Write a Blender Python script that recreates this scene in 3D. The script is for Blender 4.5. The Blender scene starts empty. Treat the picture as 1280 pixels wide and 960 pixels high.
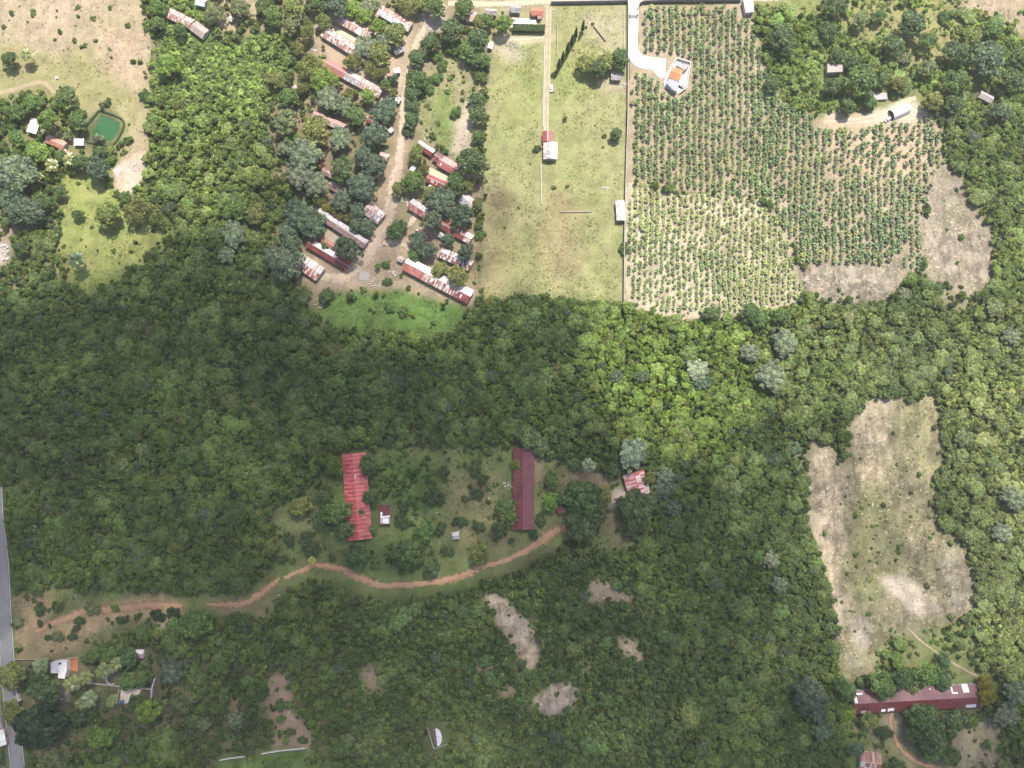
import bpy, math, random, re
import numpy as np
from mathutils import Vector, Matrix
random.seed(7); RNG = np.random.default_rng(7)
SC = bpy.context.scene; COL = SC.collection
PI = math.pi
# ------------------------------------------------------------------ camera geometry (aerial view, almost straight down)
CAM_H = 400.0; TILT = math.radians(6.0); FPX = 881.0
cT, sT = math.cos(TILT), math.sin(TILT)
def G(px, py, h=0.0):
    """photo position -> ground position in metres at height h"""
    x = (px-640.0)/FPX; y = (480.0-py)/FPX
    dy = y*cT + sT; dz = y*sT - cT
    t = (CAM_H-h)/(-dz)
    return x*t, dy*t
def Ginv(X, Y, h=0.0):
    z = h-CAM_H
    yc = Y*cT + z*sT; zc = -Y*sT + z*cT
    return 640.0 + FPX*X/(-zc), 480.0 - FPX*yc/(-zc)
MPP = CAM_H/FPX           # metres per photo pixel, roughly
SUN_EL = math.radians(57.0); SUN_AZ = math.atan2(0.36, 0.93)      # azimuth from +Y towards +X
SUNV = Vector((math.sin(SUN_AZ)*math.cos(SUN_EL), math.cos(SUN_AZ)*math.cos(SUN_EL), math.sin(SUN_EL)))
# ------------------------------------------------------------------ noise
def vnoise(x, y, seed=0):
    xi = np.floor(x).astype(np.int64); yi = np.floor(y).astype(np.int64)
    fx = x-xi; fy = y-yi
    fx = fx*fx*(3-2*fx); fy = fy*fy*(3-2*fy)
    def hsh(a, b):
        h = (a*374761393 + b*668265263 + seed*144665) & 0xFFFFFFFF
        h = ((h ^ (h >> 13))*1274126177) & 0xFFFFFFFF
        return ((h ^ (h >> 16)) & 0xFFFFFF)/float(0xFFFFFF)
    a = hsh(xi, yi); b = hsh(xi+1, yi); c = hsh(xi, yi+1); d = hsh(xi+1, yi+1)
    return (a*(1-fx)+b*fx)*(1-fy) + (c*(1-fx)+d*fx)*fy
def fbm(x, y, wl, octs=4, seed=0):
    s = 0; a = 1; t = 0
    for i in range(octs):
        s = s + a*vnoise(x/wl*2**i + 17.3*i, y/wl*2**i - 9.1*i, seed+i); t += a; a *= .55
    return s/t
def hz(x, y):
    return (fbm(np.asarray(x, float)+900, np.asarray(y, float)+900, 60.0, 2, 5)-.5)*0.7
def hz1(x, y): return float(hz(np.array([x]), np.array([y]))[0])
def inpoly(px, py, poly):
    c = np.zeros(px.shape, bool); n = len(poly); j = n-1
    for i in range(n):
        xi, yi = poly[i]; xj, yj = poly[j]
        if yi != yj:
            m = ((yi > py) != (yj > py)) & (px < (xj-xi)*(py-yi)/(yj-yi)+xi)
            c ^= m
        j = i
    return c
def blur(a, r):
    if r < 1: return a
    for _ in range(2):
        for ax in (0, 1):
            pad = [(0, 0), (0, 0)]; pad[ax] = (r+1, r)
            q = np.cumsum(np.pad(a, pad, mode='edge'), axis=ax)
            n = a.shape[ax]
            if ax == 0: a = (q[2*r+1:2*r+1+n]-q[:n])/(2*r+1)
            else: a = (q[:, 2*r+1:2*r+1+n]-q[:, :n])/(2*r+1)
    return a
# ------------------------------------------------------------------ materials
def newmat(name):
    m = bpy.data.materials.new(name); m.use_nodes = True
    nt = m.node_tree; b = nt.nodes['Principled BSDF']
    return m, nt, b
def N(nt, typ, **kw):
    n = nt.nodes.new(typ)
    for k, v in kw.items():
        if k.startswith('i_'): n.inputs[k[2:].replace('_', ' ')].default_value = v
        else: setattr(n, k, v)
    return n
def mixc(nt, fac, a, b, blend='MIX'):
    n = nt.nodes.new('ShaderNodeMix'); n.data_type = 'RGBA'; n.blend_type = blend
    for sock, v in ((n.inputs[0], fac), (n.inputs[6], a), (n.inputs[7], b)):
        if hasattr(v, 'is_linked'): nt.links.new(v, sock)
        elif isinstance(v, (tuple, list)): sock.default_value = (v[0], v[1], v[2], 1)
        else: sock.default_value = v
    return n.outputs[2]
def noise(nt, scale, detail=4, rough=.6, vec=None):
    n = N(nt, 'ShaderNodeTexNoise'); n.inputs['Scale'].default_value = scale
    n.inputs['Detail'].default_value = detail; n.inputs['Roughness'].default_value = rough
    if vec is not None: nt.links.new(vec, n.inputs['Vector'])
    return n.outputs['Fac']
def mrange(nt, v, a, b, c, d):
    n = N(nt, 'ShaderNodeMapRange'); nt.links.new(v, n.inputs[0])
    for i, q in enumerate((a, b, c, d)): n.inputs[i+1].default_value = q
    return n.outputs[0]
def geopos(nt): return N(nt, 'ShaderNodeNewGeometry').outputs['Position']
MATS = {}
def surf(name, col, rough=.85, var=.25, scale=.6, bump=.0, spec=.3, metal=0.0):
    """plain weathered surface: one colour broken up by two noises"""
    if name in MATS: return MATS[name]
    m, nt, b = newmat(name); p = geopos(nt)
    f = mrange(nt, noise(nt, scale, 5, .65, p), .3, .7, 1-var, 1+var)
    g = mrange(nt, noise(nt, scale*9, 3, .6, p), .3, .7, 1-var*.6, 1+var*.6)
    c = mixc(nt, 1.0, (col[0]*.75, col[1]*.75, col[2]*.75), f, 'MULTIPLY'); c = mixc(nt, 1.0, c, g, 'MULTIPLY')
    nt.links.new(c, b.inputs['Base Color']); b.inputs['Roughness'].default_value = rough
    b.inputs['Specular IOR Level'].default_value = spec; b.inputs['Metallic'].default_value = metal
    if bump:
        bn = N(nt, 'ShaderNodeBump'); bn.inputs['Strength'].default_value = bump; bn.inputs['Distance'].default_value = .1
        nt.links.new(noise(nt, scale*14, 4, .6, p), bn.inputs['Height']); nt.links.new(bn.outputs[0], b.inputs['Normal'])
    MATS[name] = m; return m
def attr_mat(name, rough=.6, streak=.35, scale=.8, metal=0.0, spec=.3):
    """colour from the mesh's own colour attribute, broken up by weathering"""
    if name in MATS: return MATS[name]
    m, nt, b = newmat(name); p = geopos(nt)
    a = mixc(nt, 1.0, N(nt, 'ShaderNodeAttribute', attribute_name='col').outputs['Color'], (.64, .62, .60), 'MULTIPLY')
    f = mrange(nt, noise(nt, scale, 6, .7, p), .3, .7, 1-streak, 1+streak)
    c = mixc(nt, 1.0, a, f, 'MULTIPLY')
    r = mrange(nt, noise(nt, scale*2.3, 5, .7, p), .52, .7, 0, .5)
    c = mixc(nt, r, c, mixc(nt, 1.0, a, (.62, .42, .34), 'MULTIPLY'))
    nt.links.new(c, b.inputs['Base Color']); b.inputs['Roughness'].default_value = rough
    b.inputs['Metallic'].default_value = metal; b.inputs['Specular IOR Level'].default_value = spec
    MATS[name] = m; return m
def leaf_mat(name, transl=.3, rough=.5, var=(.45, 1.6), spec=.35, hue=(1.08, 1.02, .78)):
    m, nt, b = newmat(name)
    t = N(nt, 'ShaderNodeAttribute', attribute_name='tint', attribute_type='INSTANCER').outputs['Color']
    v = N(nt, 'ShaderNodeAttribute', attribute_name='leafvar').outputs['Fac']
    f = mrange(nt, v, 0, 1, var[0], var[1])
    c = mixc(nt, 1.0, t, f, 'MULTIPLY'); c = mixc(nt, 1.0, c, (1.14, 1.19, 1.08), 'MULTIPLY')
    c = mixc(nt, mrange(nt, v, .5, 1, 0, .6), c, mixc(nt, 1.0, c, hue, 'MULTIPLY'))
    nt.links.new(c, b.inputs['Base Color']); b.inputs['Roughness'].default_value = rough
    b.inputs['Specular IOR Level'].default_value = spec
    tr = N(nt, 'ShaderNodeBsdfTranslucent'); nt.links.new(mixc(nt, 1.0, c, (1.2, 1.15, .6), 'MULTIPLY'), tr.inputs['Color'])
    mx = N(nt, 'ShaderNodeMixShader'); mx.inputs[0].default_value = transl
    nt.links.new(b.outputs[0], mx.inputs[1]); nt.links.new(tr.outputs[0], mx.inputs[2])
    nt.links.new(mx.outputs[0], nt.nodes['Material Output'].inputs['Surface'])
    MATS[name] = m; return m
LEAF = leaf_mat('leaf', .48); FROND = leaf_mat('frond', .2, .4, (.7, 1.35), .5)
STRAW = leaf_mat('straw', .15, .8, (.6, 1.35), .2, (1.03, 1, .93))
BARK = surf('bark', (.16, .12, .085), .9, .35, 3)
# ------------------------------------------------------------------ meshes and objects
def mesh_np(name, V, F, mats=(), fattr=None, fcol=None, mi=None):
    """V (n,3); F (m,k) same-size faces; fattr per-face float 'leafvar'; fcol per-face colour 'col'"""
    V = np.asarray(V, np.float32); F = np.asarray(F, np.int32); m, k = F.shape
    me = bpy.data.meshes.new(name)
    me.vertices.add(len(V)); me.vertices.foreach_set('co', V.ravel())
    me.loops.add(m*k); me.loops.foreach_set('vertex_index', F.ravel())
    me.polygons.add(m); me.polygons.foreach_set('loop_start', np.arange(0, m*k, k, dtype=np.int32))
    if mi is not None: me.polygons.foreach_set('material_index', np.asarray(mi, np.int32))
    me.update(calc_edges=True)
    if fattr is not None:
        a = me.attributes.new('leafvar', 'FLOAT', 'FACE'); a.data.foreach_set('value', np.asarray(fattr, np.float32))
    if fcol is not None:
        a = me.attributes.new('col', 'FLOAT_COLOR', 'FACE')
        c = np.ones((m, 4), np.float32); c[:, :3] = fcol; a.data.foreach_set('color', c.ravel())
    for q in mats: me.materials.append(q)
    return me
def link(name, me, parent=None, loc=(0, 0, 0), rz=0.0, scale=(1, 1, 1)):
    o = bpy.data.objects.new(name, me); COL.objects.link(o)
    if parent is not None: o.parent = parent
    o.location = loc; o.rotation_euler = (0, 0, rz); o.scale = scale
    return o
def tag(o, label=None, cat=None, group=None, kind=None):
    if label: o['label'] = label
    if cat: o['category'] = cat
    if group: o['group'] = group
    if kind: o['kind'] = kind
    return o
def thing(name, label, cat, loc=(0, 0, 0), rz=0.0, group=None):
    o = link(name, None, None, loc, rz); o.empty_display_size = .5
    return tag(o, label, cat, group)
class MB:
    """collects quads/boxes with a colour per face, builds ONE mesh"""
    def __init__(s): s.v = []; s.f = []; s.c = []
    def face(s, pts, col=(.5, .5, .5)):
        i = len(s.v); s.v += [tuple(p) for p in pts]; s.f.append(tuple(range(i, i+len(pts)))); s.c.append(col)
    def hexa(s, b, t, col=(.5, .5, .5)):
        """b, t: four bottom and four top corners, counter-clockwise seen from above"""
        i = len(s.v); s.v += [tuple(p) for p in b]+[tuple(p) for p in t]
        for f in ((3, 2, 1, 0), (4, 5, 6, 7), (0, 1, 5, 4), (1, 2, 6, 5), (2, 3, 7, 6), (3, 0, 4, 7)):
            s.f.append(tuple(i+q for q in f)); s.c.append(col)
    def box(s, x0, y0, z0, x1, y1, z1, col=(.5, .5, .5)):
        s.hexa([(x0, y0, z0), (x1, y0, z0), (x1, y1, z0), (x0, y1, z0)], [(x0, y0, z1), (x1, y0, z1), (x1, y1, z1), (x0, y1, z1)], col)
    def prism(s, pts, z0, z1, col=(.5, .5, .5)):
        n = len(pts); i = len(s.v)
        s.v += [(p[0], p[1], z0) for p in pts]+[(p[0], p[1], z1) for p in pts]
        s.f.append(tuple(i+n-1-k for k in range(n))); s.c.append(col)
        s.f.append(tuple(i+n+k for k in range(n))); s.c.append(col)
        for k in range(n):
            q = (k+1) % n; s.f.append((i+k, i+q, i+n+q, i+n+k)); s.c.append(col)
    def cyl(s, x, y, z0, z1, r0, r1=None, n=12, col=(.5, .5, .5)):
        r1 = r0 if r1 is None else r1; i = len(s.v)
        for z, r in ((z0, r0), (z1, r1)):
            for k in range(n): s.v.append((x+r*math.cos(2*PI*k/n), y+r*math.sin(2*PI*k/n), z))
        for k in range(n):
            q = (k+1) % n; s.f.append((i+k, i+q, i+n+q, i+n+k)); s.c.append(col)
        s.f.append(tuple(i+n-1-k for k in range(n))); s.c.append(col)
        s.f.append(tuple(i+n+k for k in range(n))); s.c.append(col)
    def build(s, name, mat, parent=None, loc=(0, 0, 0), rz=0.0):
        me = bpy.data.meshes.new(name); me.from_pydata(s.v, [], s.f); me.update()
        a = me.attributes.new('col', 'FLOAT_COLOR', 'FACE')
        c = np.ones((len(s.f), 4), np.float32); c[:, :3] = np.array(s.c); a.data.foreach_set('color', c.ravel())
        me.materials.append(mat)
        return link(name, me, parent, loc, rz)
def resample(pts, step):
    """Catmull-Rom through pts, evenly spaced"""
    P = [np.array(p, float) for p in pts]; P = [2*P[0]-P[1]]+P+[2*P[-1]-P[-2]]; out = []
    for i in range(1, len(P)-2):
        n = max(2, int(np.linalg.norm(P[i+1]-P[i])/step))
        for k in range(n):
            t = k/n; a, b, c, d = P[i-1:i+3]
            out.append(.5*((2*b)+(c-a)*t+(2*a-5*b+4*c-d)*t*t+(3*b-a-3*c+d)*t**3))
    out.append(P[-2]); return np.array(out)
# ================================================================== THE GROUND
LUSH = (.055, .085, .022); 
# region: polygon in photo positions, softness (m), colour A, colour B, forest, scrub, grass, stubble densities
def rg(poly, soft, a, b, fo=0, sc=0, gr=0, st=0, warp=1.0, tint=None):
    k = lambda c: tuple(v*(.72 if max(c) > .15 else .9) for v in c)
    return dict(poly=poly, soft=soft, a=k(a), b=k(b), fo=fo, sc=sc, gr=gr, st=st, warp=warp, tint=tint)
TAN = (.40, .31, .22); TAN2 = (.33, .27, .16); GRS = (.17, .19, .065); GRS2 = (.25, .23, .10); GRN = (.10, .16, .04)
DIRT = (.38, .27, .18); DIRT2 = (.28, .20, .13); RED = (.26, .13, .075); SOIL = (.38, .30, .21); SOIL2 = (.29, .23, .15)
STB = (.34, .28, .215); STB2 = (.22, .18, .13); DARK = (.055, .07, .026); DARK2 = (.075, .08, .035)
REG = [
 # bright vine-covered bush left of the settlement
 rg([(183,-160),(370,-160),(345,10),(362,60),(345,130),(350,180),(372,225),(366,262),(330,285),(250,290),(205,285),(165,235),(183,190),(187,110),(190,40)], 3, (.06,.10,.02), DARK2, .04, 1.0, 0, 0, 1, (.165,.205,.066)),
 rg([(165,235),(183,190),(187,120),(260,130),(340,150),(350,190),(372,225),(366,262),(330,300),(250,300),(205,290)], 5, DARK2, (.07,.09,.03), .6, .8, 0, 0, 1, (.14,.165,.052)),
 # dry field, top left
 rg([(-160,-160),(178,-160),(180,0),(188,30),(190,60),(186,100),(188,140),(187,180),(182,215),(163,238),(146,235),(140,212),(152,190),(160,172),(156,148),(130,135),(100,152),(90,130),(70,112),(40,112),(0,125),(-160,140)], 2, TAN, TAN2, 0, .04, .3, .25),
 rg([(-20,50),(60,70),(110,60),(150,100),(180,130),(180,160),(150,150),(130,136),(100,150),(75,115),(40,115),(-20,122)], 8, (.29,.26,.13), GRS2, 0, .01, .6, 0),
 rg([(120,40),(190,50),(186,110),(140,90)], 8, (.36,.24,.13), TAN, 0, .01, .2, .2),
 rg([(140,130),(160,138),(166,160),(160,190),(150,200),(140,186),(156,165)], 4, (.46,.39,.24), GRS2, 0, .02, .3, 0),
 rg([(690,380),(800,392),(900,400),(960,400),(985,440),(960,480),(940,520),(900,560),(840,575),(790,560),(740,520),(730,470),(735,420)], 12, DARK2, (.09,.11,.035), .9, .7, 0, 0, 1, (.15,.19,.045)),  # forest in the cloud gap: sunlight put into the tint as brighter lime
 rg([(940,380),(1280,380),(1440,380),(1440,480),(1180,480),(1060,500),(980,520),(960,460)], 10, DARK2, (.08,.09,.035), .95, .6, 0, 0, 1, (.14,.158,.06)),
 rg([(1172,480),(1440,460),(1440,860),(1240,850),(1216,780),(1200,680),(1172,600)], 6, DARK2, (.08,.09,.035), .95, .6, 0, 0, 1, (.185,.198,.078)),  # lit wood strip at right: sunlight painted in by a lighter, yellower tint
 # homestead, left
 rg([(-160,125),(0,122),(45,112),(72,112),(95,150),(110,185),(150,200),(168,240),(200,285),(120,350),(60,372),(-160,352)], 4, (.15,.16,.055), (.22,.2,.09), .5, .5, .7, 0, 1, (.10,.135,.035)),
 rg([(-160,200),(40,195),(80,230),(70,300),(60,370),(-160,352)], 6, (.1,.11,.045), (.2,.17,.1), .62, .7, .4, 0, 1, (.10,.12,.042)),
 rg([(78,220),(112,206),(155,238),(172,262),(212,280),(220,300),(170,335),(116,372),(92,366),(84,335),(70,300),(74,258)], 4, (.19,.25,.055), (.27,.27,.095), 0, .08, 1, 0),
 rg([(140,208),(158,195),(180,190),(184,212),(170,235),(150,243),(146,228)], 2, (.5,.42,.34), TAN, 0, .02, .1, .1),
 rg([(-40,290),(15,300),(8,330),(-40,345)], 2, (.5,.46,.4), TAN, 0, .05, 0, 0),
 rg([(-20,290),(30,268),(50,275),(45,290),(10,305)], 3, DIRT2, (.25,.2,.13), .1, .2, .2, 0),
 # settlement
 rg([(262,-160),(590,-160),(614,40),(606,200),(602,372),(586,384),(500,362),(440,366),(395,388),(372,360),(352,340),(335,300),(372,255),(350,222),(348,180),(338,140),(362,100),(372,60),(345,30),(300,45),(262,48)], 3, (.26,.2,.13), (.15,.13,.07), .16, .42, .3, 0, 1, (.10,.115,.042)),
 rg([(262,-20),(330,-20),(360,20),(345,26),(300,40),(262,44)], 3, (.38,.30,.2), (.16,.16,.07), .25, .4, .2, 0),
 rg([(330,140),(360,110),(400,140),(430,160),(420,200),(380,240),(345,200)], 4, (.2,.14,.1), (.13,.11,.06), .1, .6, .2, 0, 1, (.07,.09,.03)),
 rg([(395,160),(440,140),(480,170),(478,240),(440,260),(400,230)], 5, (.21,.15,.1), (.12,.11,.06), .0, .4, .2, 0),
 rg([(395,30),(440,10),(520,20),(505,120),(470,128),(400,90)], 4, (.42,.33,.235), (.33,.25,.17), .06, .15, .2, 0, 1, (.13,.13,.05)),
 rg([(508,230),(600,215),(600,370),(585,382),(500,350),(470,350)], 4, (.33,.25,.17), (.22,.19,.1), 0, .12, .3, 0),
 rg([(522,120),(545,60),(590,65),(603,110),(598,190),(580,205),(540,178),(520,170)], 4, (.27,.24,.13), (.17,.18,.07), 0, .22, .8, .1, 1, (.10,.125,.04)),
 rg([(545,112),(566,105),(572,140),(570,185),(548,180),(541,150)], 4, (.15,.2,.055), (.2,.22,.08), 0, .03, 1, 0),
 rg([(572,140),(592,110),(596,150),(590,195),(568,198)], 3, (.45,.38,.29), TAN, 0, .05, .2, .2),
 rg([(530,20),(560,20),(556,40),(528,42)], 2, (.36,.32,.27), (.3,.27,.22), 0, 0, .05, 0),
 rg([(500,170),(512,172),(505,200),(498,250),(478,280),(470,330),(440,362),(392,352),(372,330),(392,318),(430,340),(455,310),(474,280),(480,230)], 3, (.36,.27,.19), (.3,.22,.15), 0, .03, .1, 0),
 rg([(470,330),(500,312),(505,330),(560,360),(575,378),(490,362),(465,355),(400,372),(392,352),(440,352)], 3, (.27,.2,.13), (.36,.28,.2), 0, .05, .3, .1),
 rg([(498,300),(520,282),(560,300),(545,320),(500,312)], 3, (.36,.27,.18), (.3,.22,.15), 0, .04, .1, 0),
 # green patch below the settlement
 rg([(398,375),(440,366),(500,358),(575,380),(585,398),(560,424),(510,416),(450,420),(405,412)], 4, (.075,.135,.03), (.10,.155,.04), 0, .04, .9, 0),
 # pasture and yard
 rg([(612,44),(640,46),(690,6),(785,6),(779,380),(720,376),(660,370),(604,376),(606,200)], 1, (.235,.245,.10), (.285,.27,.13), 0, .004, .7, 0, .25),
 rg([(640,60),(676,60),(674,150),(640,170),(620,120)], 10, (.22,.25,.08), (.27,.27,.11), 0, .006, .9, 0),
 rg([(690,60),(740,40),(760,80),(740,110),(700,130),(684,110)], 7, (.21,.25,.08), (.28,.27,.11), 0, .01, .9, 0),
 rg([(735,12),(782,12),(782,60),(752,62),(730,30)], 6, (.36,.31,.22), (.29,.27,.14), 0, .004, .4, 0),
 rg([(614,50),(640,52),(655,66),(650,76),(630,78),(614,66)], 4, (.36,.31,.24), (.3,.27,.15), 0, .004, .3, 0),
 rg([(604,230),(640,230),(650,330),(640,372),(604,374)], 10, (.24,.22,.1), (.28,.22,.12), 0, .006, .7, 0),
 rg([(676,230),(720,250),(730,330),(700,360),(676,330)], 10, (.29,.23,.12), (.27,.24,.12), 0, .006, .6, 0),
 rg([(745,104),(781,100),(780,120),(752,118)], 4, (.42,.35,.25), (.3,.27,.15), 0, .004, .3, 0),
 rg([(588,-160),(690,-160),(690,6),(684,48),(640,46),(612,42),(600,20)], 2, (.24,.22,.11), (.33,.28,.18), .05, .2, .6, 0),
 rg([(640,24),(668,24),(672,32),(640,32)], 1, (.6,.56,.5), (.5,.45,.38), 0, 0, 0, 0, .2),
 rg([(620,46),(688,44),(688,52),(620,55)], 2, (.5,.43,.3), (.4,.36,.22), 0, 0, .3, 0, .3),
 rg([(690,-160),(1000,-160),(1000,-4),(690,-1)], 2, (.45,.38,.28), (.25,.23,.11), .12, .25, .3, 0, .3),
 # plantation
 rg([(796,6),(934,6),(946,40),(958,90),(980,130),(1040,150),(1110,150),(1165,140),(1184,170),(1186,205),(1166,216),(1156,260),(1152,330),(1140,350),(1100,332),(1000,328),(985,292),(965,256),(940,248),(782,226),(786,80),(796,60)], 1, SOIL, SOIL2, 0, 0, .15, .15, .4),
 rg([(1032,150),(1110,150),(1165,142),(1180,172),(1150,230),(1080,215),(1030,180)], 6, (.46,.34,.23), (.40,.31,.21), 0, .02, .1, .25, .5),
 rg([(782,226),(850,240),(905,243),(948,250),(972,275),(988,312),(1004,358),(1000,378),(960,388),(900,392),(830,390),(780,372)], 1, (.52,.44,.31), (.43,.36,.24), 0, 0, .2, .5, .4),
 rg([(778,366),(800,372),(860,388),(935,386),(930,396),(870,400),(830,396),(780,384)], 2, (.5,.42,.3), SOIL, 0, .08, .2, .3),
 rg([(962,258),(985,290),(1004,352),(996,356),(975,300),(955,262)], 2, (.33,.26,.19), (.4,.32,.23), 0, .02, .1, .2),
 rg([(1120,-40),(1000,40),(960,80),(950,60),(936,6),(936,-160),(1440,-160),(1440,380),(1255,380),(1243,330),(1214,250),(1190,205),(1186,165),(1165,140),(1100,140),(1040,150),(985,130),(960,90)], 3, (.15,.17,.055), (.24,.22,.1), .22, .9, .8, 0, 1, (.15,.185,.06)),
 rg([(1178,130),(1215,100),(1300,90),(1440,100),(1440,380),(1255,380),(1243,330),(1214,250),(1192,205),(1184,165)], 4, DARK2, (.07,.09,.03), .95, .5, 0, 0, 1, (.14,.165,.058)),
 rg([(1030,132),(1060,146),(1100,140),(1125,128),(1148,122),(1152,136),(1172,142),(1165,150),(1130,155),(1090,158),(1040,158),(1028,150)], 2, (.53,.45,.34), (.45,.35,.25), 0, .04, .1, .2),
 rg([(1000,60),(1050,75),(1045,140),(985,128),(965,95)], 5, (.13,.17,.05), (.2,.2,.08), .06, .95, .8, 0, 1, (.15,.19,.065)),
 rg([(960,-40),(1030,-40),(1028,20),(960,22)], 5, (.2,.22,.075), (.27,.25,.11), .06, .5, .8, 0, 1, (.17,.2,.07)),
 rg([(1040,0),(1190,0),(1200,60),(1150,90),(1120,70),(1060,40)], 8, (.22,.225,.08), (.28,.25,.12), .1, .4, .9, 0, 1, (.17,.2,.07)),
 rg([(1192,18),(1215,-5),(1300,-30),(1440,-60),(1440,40),(1285,34),(1250,28)], 3, (.33,.25,.18), (.38,.31,.2), .02, .06, .3, .2),
 # ploughed / stubble plots
 rg([(994,330),(1060,326),(1104,332),(1134,306),(1134,342),(1116,366),(1080,382),(1030,378),(1004,362)], 1.5, STB, (.33,.27,.21), 0, .015, .1, 1),
 rg([(1166,214),(1190,204),(1214,250),(1236,290),(1244,340),(1236,366),(1200,372),(1160,354),(1150,330),(1156,270)], 1.5, (.38,.31,.24), (.27,.22,.165), 0, .012, .1, .9),
 rg([(1160,345),(1180,358),(1200,372),(1240,368),(1244,380),(1210,392),(1170,380)], 3, (.18,.18,.08), STB2, .1, .5, .3, 0),
 # big open field, right
 rg([(1062,520),(1092,496),(1130,493),(1172,482),(1176,520),(1172,580),(1166,602),(1176,650),(1196,672),(1206,700),(1216,740),(1216,782),(1182,792),(1166,816),(1120,832),(1082,848),(1050,842),(1044,782),(1030,736),(1018,682),(1009,632),(1008,592),(1004,572),(1016,552),(1036,556),(1056,578),(1064,548)], 2, (.33,.275,.175), (.2,.185,.095), 0, .06, .6, .7),
 rg([(1009,580),(1030,560),(1052,585),(1062,620),(1066,655),(1058,685),(1044,700),(1052,740),(1050,800),(1040,770),(1028,735),(1016,682),(1009,632)], 2.5, (.56,.45,.33), (.36,.285,.19), 0, .012, .1, 1.0),
 rg([(1064,520),(1092,498),(1120,496),(1112,560),(1098,610),(1080,612),(1072,560)], 3, (.52,.42,.29), (.36,.29,.19), 0, .01, .2, 1.0),
 rg([(1120,500),(1172,486),(1172,590),(1140,600),(1120,560)], 5, (.32,.29,.15), (.28,.25,.14), 0, .02, .7, .5),
 rg([(1058,640),(1090,610),(1120,640),(1130,700),(1110,740),(1070,760),(1054,720)], 5, (.13,.145,.06), (.23,.2,.11), 0, .1, .8, .3),
 rg([(1096,722),(1122,716),(1150,733),(1170,750),(1174,766),(1150,768),(1128,756),(1112,740)], 2, (.6,.5,.39), STB, 0, .0, .1, .5),
 rg([(1170,700),(1206,690),(1216,740),(1216,780),(1190,770)], 4, (.42,.37,.27), STB2, 0, .02, .3, .8),
 rg([(1062,772),(1080,770),(1088,812),(1072,816)], 3, (.53,.46,.38), STB, 0, .0, .1, .6),
 rg([(1050,800),(1085,812),(1130,800),(1120,832),(1082,848),(1050,842)], 4, (.33,.29,.2), (.24,.22,.12), 0, .06, .5, .6),
 rg([(1105,790),(1160,790),(1200,770),(1222,790),(1238,850),(1200,860),(1100,850),(1090,830)], 5, (.11,.14,.045), (.19,.18,.08), .1, .5, .8, 0),
 rg([(990,545),(1010,560),(1012,590),(994,580)], 3, (.25,.22,.15), DARK2, .2, .3, .2, 0),
 # bottom right yard
 rg([(1050,895),(1120,895),(1160,960),(1250,900),(1270,1000),(1170,1120),(1040,1120),(1070,930)], 4, (.18,.18,.075), (.24,.21,.11), .03, .3, .8, 0),
 rg([(1195,892),(1250,888),(1256,960),(1250,1120),(1180,1120),(1185,940)], 4, (.33,.27,.19), (.24,.21,.12), .02, .12, .5, .3),
 rg([(1095,890),(1125,892),(1130,915),(1112,925),(1098,905)], 3, (.33,.27,.2), (.25,.2,.13), 0, .05, .2, 0),
 rg([(1040,920),(1085,920),(1080,1000),(1040,1000)], 5, (.1,.15,.04), (.13,.16,.05), .1, .7, .6, 0),
 # clearing with the red roofs
 rg([(348,628),(400,600),(430,565),(470,560),(560,556),(640,558),(690,572),(745,582),(775,600),(800,640),(790,690),(750,690),(722,676),(640,702),(590,732),(520,748),(450,744),(380,730),(340,742),(270,768),(190,785),(110,805),(60,835),(18,824),(18,742),(60,735),(110,732),(210,738),(240,750),(300,735),(332,708),(346,680)], 5, (.125,.185,.05), (.19,.185,.08), .012, .13, .9, .05, 1, (.065,.095,.03)),
 rg([(470,580),(520,570),(560,590),(545,625),(520,640),(470,620)], 6, (.085,.145,.038), (.11,.155,.045), .02, .45, .9, 0, 1, (.06,.1,.028)),
 rg([(440,690),(520,672),(545,690),(530,720),(470,720)], 4, (.08,.12,.04), (.1,.13,.04), .06, .45, .6, 0),
 rg([(560,600),(620,590),(630,620),(590,650),(560,640)], 8, (.24,.19,.11), (.15,.16,.06), 0, .07, .6, .1),
 rg([(565,625),(640,640),(640,690),(575,690)], 8, (.25,.21,.11), (.2,.2,.08), 0, .08, .7, .1),
 rg([(712,592),(745,578),(765,590),(762,610),(735,612),(710,606)], 3, (.33,.25,.16), (.26,.2,.12), 0, .04, .3, .1),
 rg([(755,640),(790,655),(780,680),(755,672)], 4, (.28,.21,.13), (.2,.18,.09), .05, .2, .4, 0),
 rg([(668,575),(682,580),(683,605),(670,605)], 2, (.33,.25,.17), (.25,.21,.12), 0, .02, .3, .1),
 rg([(760,620),(772,612),(785,612),(778,630),(765,640),(758,634)], 1.5, (.5,.42,.38), (.38,.3,.25), 0, .0, .1, 0),
 rg([(18,742),(60,745),(60,790),(100,760),(200,746),(240,752),(230,768),(130,790),(60,832),(18,824)], 4, (.41,.28,.16), (.28,.225,.115), 0, .06, .4, .1),
 rg([(100,790),(180,775),(185,795),(110,806)], 4, (.17,.18,.07), (.22,.2,.1), 0, .12, .8, 0),
 rg([(190,770),(225,768),(230,782),(200,790)], 2.5, (.33,.25,.18), (.25,.2,.13), 0, .1, .2, .3),
 rg([(260,745),(340,735),(350,760),(330,785),(270,775)], 4, (.24,.2,.11), (.17,.17,.07), .03, .25, .6, .1),
 # bare patches in the low scrub, bottom centre
 rg([(420,760),(600,735),(680,710),(760,700),(830,740),(850,1120),(420,1120)], 8, (.07,.085,.03), (.09,.1,.04), .30, 1.0, .3, 0, 1, (.068,.098,.032)),
 rg([(440,910),(560,880),(700,890),(700,1120),(440,1120)], 10, (.085,.1,.035), (.11,.11,.05), .12, 1.0, .5, 0, 1, (.075,.10,.035)),
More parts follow.
